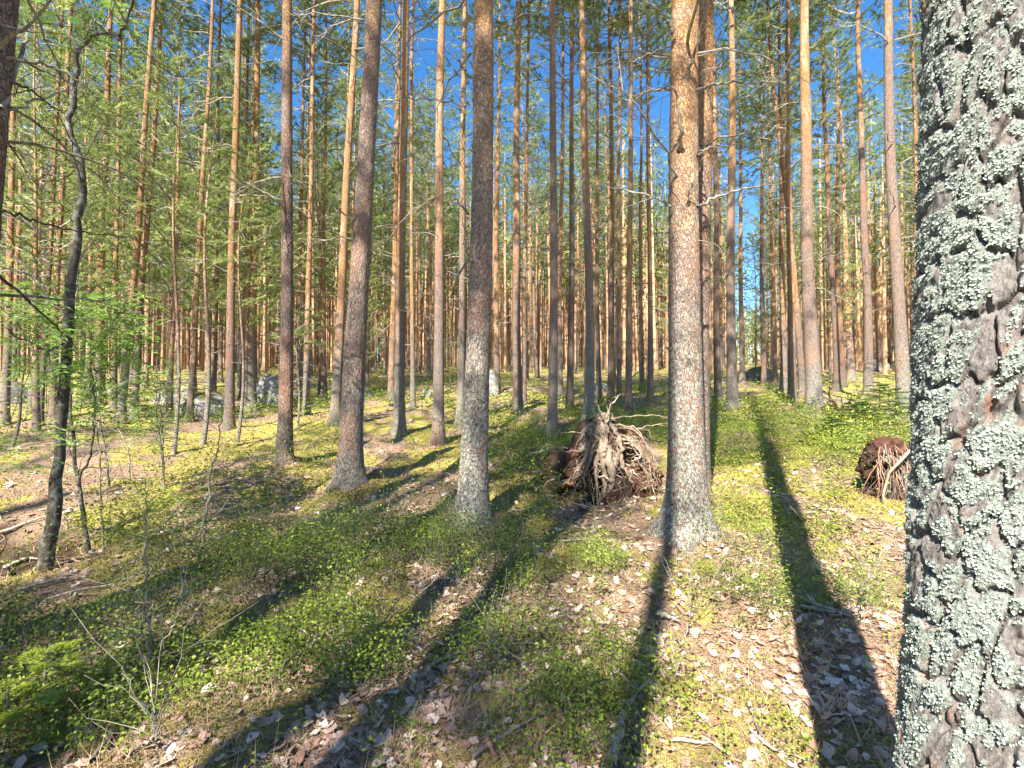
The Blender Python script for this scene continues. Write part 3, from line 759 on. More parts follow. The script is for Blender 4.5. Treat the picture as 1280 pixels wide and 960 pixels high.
for k, (pl, r, tw, dy) in enumerate([
    ([(842, 42), (835, 24), (822, 12), (800, -4)], .016, 1, -.1), ([(848, 187), (852, 165), (845, 120), (836, 97)], .017, 0, -.3),
    ([(857, 102), (866, 70), (878, 30), (884, -5)], .013, 2, -.35), ([(868, 113), (900, 104), (945, 102), (980, 104), (996, 111)], .010, 3, .2),
    ([(872, 259), (890, 248), (925, 236), (960, 231), (985, 228)], .010, 2, .15), ([(838, 259), (822, 248), (790, 239), (762, 234), (738, 231)], .010, 2, .3),
    ([(872, 195), (885, 185), (905, 178)], .007, 2, .1), ([(858, 262), (862, 240), (872, 215), (880, 190)], .006, 1, -.25),
    ([(838, 110), (815, 113), (795, 120)], .007, 2, .3), ([(838, 58), (800, 72), (762, 92)], .007, 3, .3)]):
    branch_on(R1, pl, Y1 - .09, r, 600 + k, twigs=tw, dy=dy)
for k, (pl, r, dy) in enumerate([([(582, 133), (560, 128), (520, 122), (485, 128), (468, 137)], .007, .4), ([(582, 88), (572, 75), (560, 65)], .007, .2), ([(607, 148), (614, 150), (618, 140)], .008, .1),
    ([(586, 268), (574, 255), (564, 238)], .008, -.1), ([(607, 90), (625, 70), (650, 62)], .006, .3), ([(590, 335), (584, 315), (580, 300)], .009, -.15), ([(598, 200), (592, 188), (588, 178)], .008, -.15)]):
    branch_on(R3, pl, R3.location.y - .05, r, 640 + k, dy=dy)
YL = 2.2
for k, (pl, r, mt, dy) in enumerate([([(-6, 62), (60, 90), (112, 118)], .006, 'dead', .6), ([(-4, 72), (30, 76), (62, 82), (95, 100), (118, 114), (128, 116)], .008, 'dead', .3),
    ([(0, 135), (30, 60), (38, 30), (62, 0)], .009, 'dead', .5), ([(-4, 95), (35, 112), (80, 142)], .008, 'darkbark', .2), ([(-2, 142), (60, 120), (108, 105)], .005, 'dead', .5),
    ([(-2, 262), (40, 276), (110, 293), (170, 296)], .005, 'darkbark', .6), ([(-2, 345), (40, 380), (75, 412), (100, 440)], .006, 'darkbark', .7)]):
    branch_on(left_edge, pl, YL, r, 660 + k, mt, 4, dy)

# ------------------------------------------------------------------ crooked lichened stem and leafy saplings (left)
def leaf_sprays(acc, P, D, rg, n=9, L=.042, mat=0):
    # pinnate spray: pairs of leaflets along a short stalk
    m = len(P); st = rg.uniform(.08, .16, m)
    D = D / np.linalg.norm(D, axis=1, keepdims=True); up = np.array([0, 0, 1.]) + rg.normal(0, .25, (m, 3))
    S_ = np.cross(D, up); S_ /= np.linalg.norm(S_, axis=1, keepdims=True); U = np.cross(S_, D)
    tin = np.clip(rg.normal(.55, .22, m), 0, 1)
    for q in range(n):
        u = .3 + .7 * (q // 2) / max(1, (n - 1) // 2); sg = 0 if q == n - 1 else (1 if q % 2 else -1)
        c = P + D * (st * u)[:, None] - np.array([0, 0, 1.]) * (st * u ** 2 * .35)[:, None]
        d = D * (.5 if sg else 1) + S_ * sg * .9 + rg.normal(0, .12, (m, 3)); d /= np.linalg.norm(d, axis=1, keepdims=True)
        w = np.cross(d, U); w /= np.linalg.norm(w, axis=1, keepdims=True) + 1e-9
        l = (L * rg.uniform(.7, 1.2, m))[:, None]
        V = np.stack([c, c + d * l * .5 + w * l * .24, c + d * l - U * l * .15, c + d * l * .5 - w * l * .24], 1).reshape(-1, 3)
        b = np.arange(m)[:, None] * 4; acc.add(V, np.concatenate([b + [[0, 1, 2]], b + [[0, 2, 3]]]), mat, np.repeat(np.clip(tin + rg.normal(0, .08, m), 0, 1), 4))

def stem_tree(name, label, cat, stems, mat, leaf_regions=(), seed=0, base=None):
    """stems: (pixel path, depth, base radius, tip radius, depth drift); leaf_regions: (px,py,rx,ry,n)"""
    bx, by, Y = base
    X, Yb = spot(bx, by); z = H1(X, Yb)
    root = bpy.data.objects.new(name, None); COL.objects.link(root); root.location = (X, Yb, z); tag(root, label, cat)
    rg = np.random.default_rng(seed); allp = []
    for i, (pl, r0, r1, dy) in enumerate(stems):
        P = px_path(pl, Yb, seed + i, 30, .006, dy)
        if i == 0: P[0, 2] = z - .06; P[0, 1] = Yb
        a = Acc(); s = np.linspace(0, 1, len(P)); rr = r0 * (1 - s) + r1 * s
        if i == 0: rr = rr * (1 + .45 * np.exp(-s * 14))
        rr = rr * (1 + rg.normal(0, .06, len(P)))
        V, F = tube(P, rr, 10); a.add(V, F)
        for q in range(3 + len(P) // 8):
            j = rg.integers(8, len(P) - 1); Lq = rg.uniform(.12, .5); d = rg.normal(0, 1, 3); d[2] = abs(d[2]) * .8 + .1; d /= np.linalg.norm(d)
            u = np.linspace(0, 1, 5)[:, None]; Q = P[j] + u * Lq * d + rg.normal(0, .012, (5, 3)) * u
            V, F = tube(Q, np.linspace(max(.002, rr[j] * .3), .001, 5), 4); a.add(V, F)
            allp.append(Q[1:])
        o = obj('stem' if i == 0 else 'branch', a.mesh('stem', [M[mat]], True), root); o.matrix_parent_inverse = Matrix.Translation((-X, -Yb, -z))
        allp.append(P[10:])
    if leaf_regions:
        PP = []; a = Acc()
        for (cx, cy, rx, ry, n) in leaf_regions:
            for _ in range(int(n * 3.6)):
                ang = rg.random() * 6.28; q = math.sqrt(rg.random()); PP.append(at(cx + rx * q * math.cos(ang), cy + ry * q * math.sin(ang), Yb + rg.uniform(-.45, .5)))
        PP = np.array(PP); D = rg.normal(0, 1, PP.shape); D[:, 2] *= .25
        leaf_sprays(a, PP, D, rg)
        AP = np.concatenate(allp)
        idx = rg.permutation(len(PP))[:len(PP) // 5]
        for p in PP[idx]:                                    # fine twigs joining sprays to the nearest stem
            j = np.argmin(((AP - p) ** 2).sum(1)); e = AP[j]
            if np.linalg.norm(e - p) < .75:
                u = np.linspace(0, 1, 5)[:, None]; Q = e + (p - e) * u + np.array([0, 0, .05]) * np.sin(u * 3.14); V, F = tube(Q, [.003, .0025, .002, .0018, .001], 3); a.add(V, F, 1)
        o = obj('foliage', a.mesh('foliage', [M['rowan'], M[mat]]), root); o['kind'] = 'stuff'; o.matrix_parent_inverse = Matrix.Translation((-X, -Yb, -z))
    return root
stem_tree('crooked_tree', 'crooked dark stem patched with grey lichen, leftmost of the near saplings', 'tree',
    [([(56, 712), (68, 640), (72, 580), (79, 500), (86, 400), (92, 330), (97, 280), (104, 240), (99, 190), (86, 165), (87, 130), (96, 90), (97, 62)], .036, .017, 0),
     ([(97, 62), (118, 44), (140, 40), (148, 50), (158, 25), (172, -10)], .013, .006, -.3), ([(97, 66), (104, 52), (120, 20), (128, -10)], .008, .004, .2),
     ([(98, 60), (85, 40), (70, 10)], .006, .003, .3), ([(86, 400), (60, 372), (20, 320), (-10, 300)], .010, .004, .4), ([(92, 420), (60, 440), (20, 420), (-5, 400)], .008, .003, -.3),
     ([(90, 380), (98, 330), (110, 305)], .006, .003, .2)], 'darkbark',
    [(60, 430, 60, 55, 46), (30, 380, 40, 30, 14), (40, 560, 45, 30, 12), (110, 30, 60, 40, 8)], 51, (56, 712, 0))
stem_tree('leafy_sapling', 'two-stemmed leafy sapling right of the crooked dark stem', 'sapling',
    [([(110, 695), (104, 640), (96, 590), (88, 520), (87, 460), (95, 400), (97, 340)], .018, .005, .1), ([(99, 600), (115, 565), (119, 500), (112, 450), (140, 410), (155, 380)], .010, .003, -.2),
     ([(98, 590), (86, 560), (80, 520), (84, 470)], .008, .003, .3)], 'darkbark',
    [(120, 410, 55, 50, 60), (165, 410, 35, 45, 26), (105, 480, 50, 30, 22), (110, 520, 40, 30, 10)], 71, (110, 695, 0))
stem_tree('leafy_sapling', 'thin leafy sapling with a single wavy stem, right of the two-stemmed one', 'sapling',
    [([(128, 690), (126, 620), (124, 560), (118, 500), (120, 440)], .008, .003, 0), ([(140, 600), (133, 560), (130, 520)], .005, .002, .1)], 'sapbark', [(150, 460, 40, 40, 22)], 81, (128, 690, 0))
stem_tree('leafy_sapling', 'small sapling with scattered bright leaves before the mossy boulder', 'sapling',
    [([(205, 612), (203, 560), (200, 500), (198, 455)], .011, .004, 0)], 'sapbark', [(188, 520, 30, 45, 26), (200, 470, 24, 26, 14)], 91, (205, 612, 0))
stem_tree('bare_sapling', 'bare pale twiggy sapling in the left foreground', 'sapling',
    [([(192, 850), (188, 800), (184, 740), (183, 680), (182, 640), (180, 600)], .007, .002, 0), ([(192, 840), (180, 800), (173, 760), (175, 730)], .004, .002, -.1),
     ([(196, 815), (220, 780), (232, 730), (228, 700)], .005, .002, .1), ([(190, 830), (208, 815), (218, 826)], .004, .0015, 0), ([(186, 780), (160, 735), (150, 700)], .003, .0015, .1)], 'sapbark', (), 95, (192, 852, 0))
stem_tree('bare_sapling', 'grey mossy bare sapling standing in shade, leaning right toward the leaning pine', 'sapling',
    [([(247, 722), (253, 680), (258, 640), (265, 590), (272, 560), (280, 520)], .011, .003, 0), ([(252, 700), (240, 680), (230, 670)], .004, .002, 0), ([(256, 655), (275, 640), (290, 620)], .004, .0015, .1),
     ([(254, 690), (275, 672), (296, 668)], .003, .0015, -.1)], 'sapbark', (), 97, (247, 722, 0))
stem_tree('bare_sapling', 'thin straight bare stem low on the left, before the pole with leaves', 'sapling',
    [([(163, 585), (160, 560), (140, 520), (136, 500)], .008, .003, 0)], 'sapbark', (), 98, (163, 600, 0))
for k, (x0, y0, x1, y1, lb) in enumerate([(785, 640, 778, 700 - 70, 'tiny bare twig standing left of the flared pine base'), (857, 800, 861, 745, 'stiff dead seedling in the sunny moss below the flared pine'),
    (744, 688, 740, 600, 'bare upright twig under the root plate'), (622, 848, 610, 775, 'forked dead seedling in the middle foreground'), (464, 815, 466, 770, 'small dead seedling left of the centre foreground'),
    (1070, 800, 1078, 700, 'thin dry seedling beside the huge lichen trunk'), (640, 560, 641, 505, 'thin dead twig standing right of the central pine'), (198, 958, 184, 880, 'dark bare twig at the bottom left')]):
    stem_tree('bare_seedling', lb, 'seedling', [([(x0, y0), ((x0 + x1) / 2 + 2, (y0 + y1) / 2), (x1, y1)], .004, .0015, .03), ([((x0 + x1) / 2 + 2, (y0 + y1) / 2), (x1 + 14, y1 + 8)], .0025, .001, .05)], 'sapbark', (), 120 + k, (x0, y0, 0))

# ------------------------------------------------------------------ spruce seedlings
def spruce(x, y, H, R, nb, mat, label, seed, lean=0, ns=1.0):
    rg = np.random.default_rng(seed); z = H1(x, y)
    root = bpy.data.objects.new('spruce_seedling', None); COL.objects.link(root); root.location = (x, y, z); tag(root, label, 'sapling')
    a = Acc(); V, F = tube([(0, 0, -.03), (lean * .5, 0, H * .5), (lean, 0, H)], [.010, .007, .002], 6); a.add(V, F); obj('stem', a.mesh('stem', [M['sapbark']], True), root)
    for b in range(nb):
        t = (b + .5) / nb; L = R * (1.05 - t * .9) * rg.uniform(.8, 1.15); az = b * 2.4 + rg.uniform(-.3, .3)
        n = 10; s = np.linspace(0, 1, n); d = np.array([math.cos(az), math.sin(az), 0]); sd = np.array([-math.sin(az), math.cos(az), 0])
        P = np.array([lean * t, 0, H * (.12 + .86 * t)]) + s[:, None] * L * d; P[:, 2] += L * (.25 * s - .2 * s ** 2)
        a = Acc(); V, F = tube(P, .004 * (1.1 - s), 3); a.add(V, F, 1)
        TP = [P]; TA = [np.repeat(d[None], n, 0)]
        for q in range(2, n - 1):
            for sg in (-1, 1):
                l2 = L * .42 * (1.05 - s[q]); dd = d * .75 + sd * sg * .75; dd /= np.linalg.norm(dd); k = max(3, int(l2 / (.016 * ns ** .5))); u = np.linspace(0, 1, k)
                Q = P[q] + u[:, None] * l2 * dd; Q[:, 2] -= .1 * l2 * u; TP.append(Q); TA.append(np.repeat(dd[None], k, 0))
        TP = np.concatenate(TP); TA = np.concatenate(TA); m = len(TP)
        for sg in (-1, 1):
            for h in (0, 1):
                w = np.cross(TA, np.array([0, 0, 1.])) * sg; D = TA * .7 + w * .8 + np.array([0, 0, .35 * h]) + rg.normal(0, .1, (m, 3)); D /= np.linalg.norm(D, axis=1, keepdims=True)
                c = np.cross(D, np.array([0, 0, 1.])) * .0022 * ns; PP = TP + rg.normal(0, .003, TP.shape)
                V = np.stack([PP - c, PP + c, PP + D * ns * rg.uniform(.014, .022, (m, 1))], 1).reshape(-1, 3)
                a.add(V, np.arange(m * 3).reshape(-1, 3), 0, np.repeat(np.clip(rg.normal(.45 + .3 * s.mean(), .2, m), 0, 1), 3))
        obj('branch', a.mesh('branch', [M[mat], M['sapbark']]), root)
x, y = spot(48, 900); spruce(x, y, .30, .32, 14, 'spruce', 'bright yellow-green spruce seedling at the lower left border', 5, .04, 1.3)
x, y = spot(8, 935); spruce(x, y, .22, .24, 9, 'spruce', 'second yellow-green spruce seedling cut by the bottom left border', 6, 0, 1.3)
for k, (px, py, h, lb) in enumerate([(1070, 548, .5, 'dark flat-branched spruce seedling left of the small root mound'), (1112, 552, .7, 'dark spruce seedling close to the huge lichen trunk, biggest of its clump'), (1100, 522, .6, 'dark spruce seedling behind the others, under the purple-grey pine'),
    (1040, 560, .35, 'low bluish spruce seedling at the foot of the stout pine')]):
    x, y = spot(px, py); spruce(x, y, h * 1.25, h * 1.35, 26, 'spruce_dark', lb, 10 + k, 0, 3.0)

# ------------------------------------------------------------------ boulders, log, root plates
def rock(px, py, w, h, label, seed, moss=1., bri=1., tilt=0., depth=.8, kind='boulder', sub=60, Y=None):
    X, Yc = spot(px, py); sc = Yc / FPX; rg = np.random.default_rng(seed)
    a_ = np.linspace(0, 2 * math.pi, sub, endpoint=False); b_ = np.linspace(-math.pi / 2, math.pi / 2, sub // 2)
    A, B = np.meshgrid(a_, b_); D = np.stack([np.cos(B) * np.cos(A), np.cos(B) * np.sin(A), np.sin(B)], -1)
    R = np.ones(A.shape)
    for _ in range(16):
        nrm = rg.normal(size=3); nrm /= np.linalg.norm(nrm); off = rg.uniform(.68, .98); dt = D @ nrm; R = np.minimum(R, np.where(dt > .05, off / np.maximum(dt, .05), 9))
    R = R * (1 + .10 * (fbm(D[..., 0] * 3 + 9, D[..., 2] * 3 + D[..., 1] * 3, seed, 4) - .5))
    V = D * R[..., None] * np.array([w * sc / 2, w * sc / 2 * depth, h * sc])
    V[..., 2] = V[..., 2] + V[..., 0] * tilt
    n = len(b_); i = np.arange(n - 1)[:, None] * sub; j = np.arange(sub)[None, :]; k = (j + 1) % sub
    F = np.stack([i + j, i + k, i + sub + k, i + sub + j], -1).reshape(-1, 4)
    a = Acc(); a.add(V.reshape(-1, 3), F); o = obj(kind, a.mesh(kind, [M['rock']], True), None, (X, Yc + w * sc * .3, H1(X, Yc) - h * sc * .05))
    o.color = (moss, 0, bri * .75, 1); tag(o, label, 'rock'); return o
rock(240, 520, 78, 34, 'broad low boulder with a mossy golden top, on the left slope', 1, 1., 1.15, tilt=.12)
rock(208, 505, 60, 28, 'flatter grey boulder just left of and behind the mossy golden-topped one', 2, .7, 1.2, tilt=.2)
rock(333, 505, 44, 44, 'upright pale split rock behind the bright grey-footed pine', 3, .25, 1.45)
rock(346, 506, 18, 20, 'small dark rock at the right foot of the upright pale rock', 4, .4, .7)
rock(614, 494, 20, 34, 'pale upright rock right of the central pine', 5, .1, 1.6, depth=.6)
rock(532, 497, 16, 14, 'small pale stone seen between the central pine and its left neighbour', 6, .3, 1.3)
rock(455, 497, 22, 12, 'low grey stone behind the leaning pine', 7, .5, 1.)
rock(752, 488, 22, 12, 'low pinkish stone behind the root plate', 8, .2, 1.3)
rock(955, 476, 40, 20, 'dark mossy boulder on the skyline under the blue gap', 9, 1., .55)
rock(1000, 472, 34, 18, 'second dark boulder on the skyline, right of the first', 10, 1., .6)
rock(1100, 462, 40, 18, 'mossy far hummock rock behind the purple-grey pine', 11, 1., .8)
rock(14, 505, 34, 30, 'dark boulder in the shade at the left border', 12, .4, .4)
rock(128, 494, 44, 14, 'low mossy rock behind the thick golden pine', 13, 1., .7)

def log(p0, p1, r, label, seed, mat='root', name='fallen_log'):
    (x0, y0), (x1, y1) = spot(*p0), spot(*p1); rg = np.random.default_rng(seed); n = 14; s = np.linspace(0, 1, n)
    P = np.stack([x0 + (x1 - x0) * s, y0 + (y1 - y0) * s, np.zeros(n)], 1); P[:, 2] = height(P[:, 0], P[:, 1]) * .4 + .6 * np.linspace(H1(x0, y0), H1(x1, y1), n) + r * .75
    P += rg.normal(0, r * .15, P.shape)
    V, F = tube(P, r * (1 - .3 * s) * (1 + rg.normal(0, .05, n)), 14); V += rg.normal(0, r * .05, V.shape)
    o0 = P[0].copy(); a = Acc(); a.add(V - o0, F)
    for e in (0, n - 1):
        ring = np.arange(14) + e * 14; c = P[e] - o0; a.add(np.vstack([V[ring] - o0, c]), np.array([[i, (i + 1) % 14, 14] for i in range(14)]))
    for q in range(6):
        j = rg.integers(1, n - 1); d = rg.normal(0, 1, 3); d[2] = abs(d[2]); d /= np.linalg.norm(d); L = r * rg.uniform(2, 6)
        V, F = tube(np.array([P[j], P[j] + d * L * .5, P[j] + d * L + rg.normal(0, r * .3, 3)]) - o0, [r * .2, r * .13, .004], 4); a.add(V, F)
    o = obj(name, a.mesh(name, [M[mat]], False), None, tuple(o0)); tag(o, label, 'log'); return o
log((1024, 508), (1080, 516), .17, 'decaying brown log lying between the stout pine and the purple-grey pine', 1, 'rotwood')
log((1030, 519), (1072, 523), .12, 'thinner broken log under the decaying brown one', 2, 'soil')
log((600, 520), (655, 500), .07, 'dark fallen stem across the slope right of the central pine', 3, 'rotwood')
log((12, 722), (-40, 700), .035, 'dark rotting log end at the dug hollow on the left border', 4, 'soil')

def blob(cx, cy, cz, sx, sy, sz, seed, amp=.3, n=44, mat='soil', name='soil_or_shade_clump'):
    a_ = np.linspace(0, 2 * math.pi, n, endpoint=False); b_ = np.linspace(-math.pi / 2, math.pi / 2, n // 2)
    A, B = np.meshgrid(a_, b_); D = np.stack([np.cos(B) * np.cos(A), np.cos(B) * np.sin(A), np.sin(B)], -1)
    R = 1 + amp * 2 * (fbm(D[..., 0] * 2.2 + D[..., 1] * 1.3 + 9, D[..., 2] * 2.2 + D[..., 1], seed, 5) - .5) + amp * .5 * (vn(D[..., 0] * 12 + D[..., 1] * 8, D[..., 2] * 12, seed + 3) - .5)
    R = R + amp * .8 * (fbm(A * 5 + seed, B * 9, seed + 9, 3) - .5) * np.cos(B)
    V = D * R[..., None] * np.array([sx, sy, sz]) + np.array([cx, cy, cz]); m = len(b_)
    i = np.arange(m - 1)[:, None] * n; j = np.arange(n)[None, :]; k = (j + 1) % n
    a = Acc(); a.add(V.reshape(-1, 3), np.stack([i + j, i + k, i + n + k, i + n + j], -1).reshape(-1, 4)); return name, a.mesh(name, [M[mat]], True)

def root_plate():
    X, Y = spot(760, 628); z = H1(X, Y); sc = Y / FPX
    root = bpy.data.objects.new('uprooted_stump', None); COL.objects.link(root); root.location = (X, Y + .25, z); tag(root, 'upturned pine root plate, dark soil hung with pale roots, between the two nearest pines', 'tree stump')
    for nm, ms in [blob(0, .14, .38, .30, .22, .44, 3, .25, mat='soil'), blob(.06, .2, .25, .46, .24, .30, 4, .45, 64, mat='soil'), blob(-.44, .12, .20, .17, .16, .25, 5, .3, 50, mat='soil'), blob(-.28, .06, .3, .16, .16, .18, 25, .4, 50, mat='redsoil'),
                   blob(.40, .05, .14, .20, .18, .22, 6, .35, mat='redsoil'), blob(.02, .12, .72, .15, .14, .11, 7, .3, mat='soil'), blob(.3, -.02, .2, .13, .12, .16, 8, .45, 50, mat='redsoil')]:
        obj(nm, ms, root)
    # weathered wood: knotty buttress ribs running down from the peak, a pale knee at their head
    for nm, ms in [blob(-.10, -.03, .62, .11, .09, .12, 12, .6, 60, 'rotwood', 'stump_wood'), blob(-.17, -.06, .50, .09, .08, .08, 15, .6, 50, 'rotwood', 'stump_wood'), blob(.0, .02, .74, .09, .08, .12, 14, .6, 50, 'rotwood', 'stump_wood'), blob(.13, -.17, .10, .13, .05, .14, 16, .3, 40, 'soil')]:  # last blob: near-black colour stands in for a shaded cavity
        obj(nm, ms, root)
    rg = np.random.default_rng(5)
    for k, (xa, xb, zb, rr) in enumerate([(-.14, -.30, .12, .030), (-.12, -.24, .05, .024), (-.06, -.12, .04, .034), (-.02, -.04, .02, .05), (.02, .04, .04, .06), (.05, .10, .20, .05), (.08, .20, .26, .035), (-.03, .0, .3, .06), (.10, .26, .12, .028), (.0, .08, .0, .03)]):
        n = 16; q = np.linspace(0, 1, n); P = np.stack([xa + (xb - xa) * q + .02 * np.sin(q * 6 + k), -.10 - .09 * np.sin(q * 2.6) + .02 * np.sin(k * 3.), .74 - .1 * (k % 3) - (.74 - .1 * (k % 3) - zb) * q], 1) + rg.normal(0, .008, (n, 3))
        a = Acc(); V, F = tube(P, rr * .72 * (.7 + .5 * np.sin(q * 3)) * (1 + rg.normal(0, .12, n)) * (1.05 - .75 * q), 12); V += rg.normal(0, .004, V.shape); a.add(V, F); obj('stump_wood', a.mesh('stump_wood', [M['rotwood']], True), root)
    rg = np.random.default_rng(9)
    for k in range(92):
        n = 9; s = np.linspace(0, 1, n)
        if k < 74:
            x0 = rg.normal(-.02, .20); z0 = rg.uniform(.22, .84) * (1 - abs(x0) * .7); L = rg.uniform(.12, .46); sp = rg.normal(0, .55) + x0 * 1.5
            P = np.stack([x0 + L * sp * s ** .9 + .02 * np.sin(s * 7 + k), -.06 - rg.uniform(.05, .22) * np.sin(s * 2.4 + .3), z0 - L * s ** 1.4 * rg.uniform(.5, 1.1) + .06 * np.sin(s * 3) * rg.uniform(0, 1.5)], 1); P[:, 2] = np.maximum(P[:, 2], -.01)
        else:
            x0 = rg.uniform(.05, .25); z0 = rg.uniform(.55, .80); x1 = rg.uniform(.42, .60)
            e = rg.uniform(0, .35); P = np.stack([x0 + (x1 - x0) * s ** .75, -.10 - .1 * np.sin(s * 2.4), z0 + (e - z0) * s ** 1.7 + .05 * np.sin(s * 3)], 1)
        P[1:] += rg.normal(0, .011, (n - 1, 3)); r = rg.choice([.0025, .004, .007, .013], p=[.4, .3, .2, .1])
        a = Acc(); V, F = tube(P, r * (1.1 - .8 * s), 5); a.add(V, F)
        for q in range(3):
            j = rg.integers(2, n - 1); d = rg.normal(0, 1, 3); d[2] = -abs(d[2]); d /= np.linalg.norm(d); V, F = tube([P[j], P[j] + d * .05, P[j] + d * .1 + rg.normal(0, .02, 3)], [r * .5, r * .3, .001], 3); a.add(V, F)
        obj('root', a.mesh('root', [M['redroot'] if (k % 5 == 0) else (M['root'] if k % 3 else M['drywood'])], True), root)
    for k, (pl, r) in enumerate([([(765, 524), (790, 518), (830, 520), (836, 524)], .006), ([(770, 532), (800, 535), (838, 528)], .011), ([(758, 524), (762, 508), (770, 498), (776, 492)], .014), ([(755, 522), (748, 508), (744, 498)], .007),
        ([(740, 538), (715, 540), (695, 541)], .006), ([(752, 524), (742, 518), (738, 502)], .005), ([(722, 564), (700, 564), (690, 563)], .006), ([(716, 604), (700, 606), (680, 622), (655, 633)], .018), ([(700, 596), (680, 606), (662, 620), (640, 640)], .012),
        ([(800, 552), (812, 565), (820, 590), (828, 610)], .010), ([(796, 550), (804, 575), (806, 600), (812, 612)], .011)]):
        P = px_path(pl, Y + .12, 800 + k, 14, .008, 0); a = Acc(); dead_into(a, P, r, rg, 6, 3); o = obj('root', a.mesh('root', [M['redroot'] if k in (7, 9) else M['root']], True), root); o.matrix_parent_inverse = Matrix.Translation((-X, -(Y + .25), -z))
    return X, Y
RPX, RPY = root_plate()
def root_mound():
    X, Y = spot(1122, 636); z = H1(X, Y)
    root = bpy.data.objects.new('root_mound', None); COL.objects.link(root); root.location = (X + .08, Y + .2, z); tag(root, 'smaller torn-up root mound with dark hollow beside the huge lichen trunk', 'tree stump')
    for nm, ms in [blob(.10, .16, .50, .17, .15, .14, 33, .6, 64, mat='redsoil'), blob(.02, .12, .44, .13, .12, .10, 53, .6, 50, mat='soil'), blob(.02, .18, .36, .15, .14, .20, 34, .4, 56, mat='soil'), blob(.10, .10, .36, .15, .11, .22, 45, .5, 56, mat='redsoil'), blob(.16, .08, .2, .16, .16, .24, 35, .5, 56, mat='redsoil'), blob(.0, .08, .08, .18, .14, .10, 37, .5, 56, mat='soil'), blob(-.02, -.02, .44, .04, .03, .035, 38, .4, 30, mat='rotwood', name='stump_wood')]:  # dark clump below the cap stands in for the shade of the hollow
        obj(nm, ms, root)
    rg = np.random.default_rng(19)
    for k in range(70):
        n = 8; s = np.linspace(0, 1, n); x0 = rg.uniform(-.14, .25); z0 = rg.uniform(.35, .6); x1 = x0 + rg.normal(-.02, .10); ze = z0 - rg.uniform(.12, .5) if k % 2 else rg.uniform(0, .12); ze = max(ze, 0)
        P = np.stack([x0 + (x1 - x0) * s + .02 * np.sin(s * 6 + k), -.05 - rg.uniform(.03, .12) * np.sin(s * 2.4), z0 + (ze - z0) * s], 1); P[1:] += rg.normal(0, .01, (n - 1, 3)); r = rg.choice([.002, .003, .006])
        a = Acc(); V, F = tube(P, r * (1.1 - .8 * s), 5); a.add(V, F); obj('root', a.mesh('root', [M['redroot'] if k % 3 == 0 else M['dead']], True), root)
    P = np.array([(.18, -.12, .60), (.02, -.18, .50), (-.12, -.16, .34), (-.17, -.14, .12), (-.15, -.14, -.02)]); a = Acc(); V, F = tube(P, [.014, .014, .013, .011, .008], 7); a.add(V, F); obj('root', a.mesh('root', [M['root']], True), root)
root_mound()

# ------------------------------------------------------------------ sticks lying on the floor
def stick(pl, r, label, seed, mat='drywood', lift=.02, twigs=2):
    rg = np.random.default_rng(seed); W_ = [spot(*p) for p in pl]; t = np.linspace(0, len(W_) - 1, 22); W_ = np.array(W_); i = np.minimum(t.astype(int), len(W_) - 2); f = (t - i)[:, None]
    Q = W_[i] * (1 - f) + W_[i + 1] * f; Q[1:-1] = (Q[:-2] + 2 * Q[1:-1] + Q[2:]) / 4; Q += rg.normal(0, r * .35, Q.shape)
    z = height(Q[:, 0], Q[:, 1]); zc = np.convolve(np.pad(z, 4, 'edge'), np.ones(9) / 9, 'valid'); P = np.stack([Q[:, 0], Q[:, 1], zc + r + lift], 1); o0 = P[0].copy()
    a = Acc(); dead_into(a, P - o0, r, rg, 8, twigs); s = np.linspace(0, 1, 22)
    o = obj('fallen_stick', a.mesh('fallen_stick', [M[mat]], True), None, tuple(o0)); tag(o, label, 'stick')
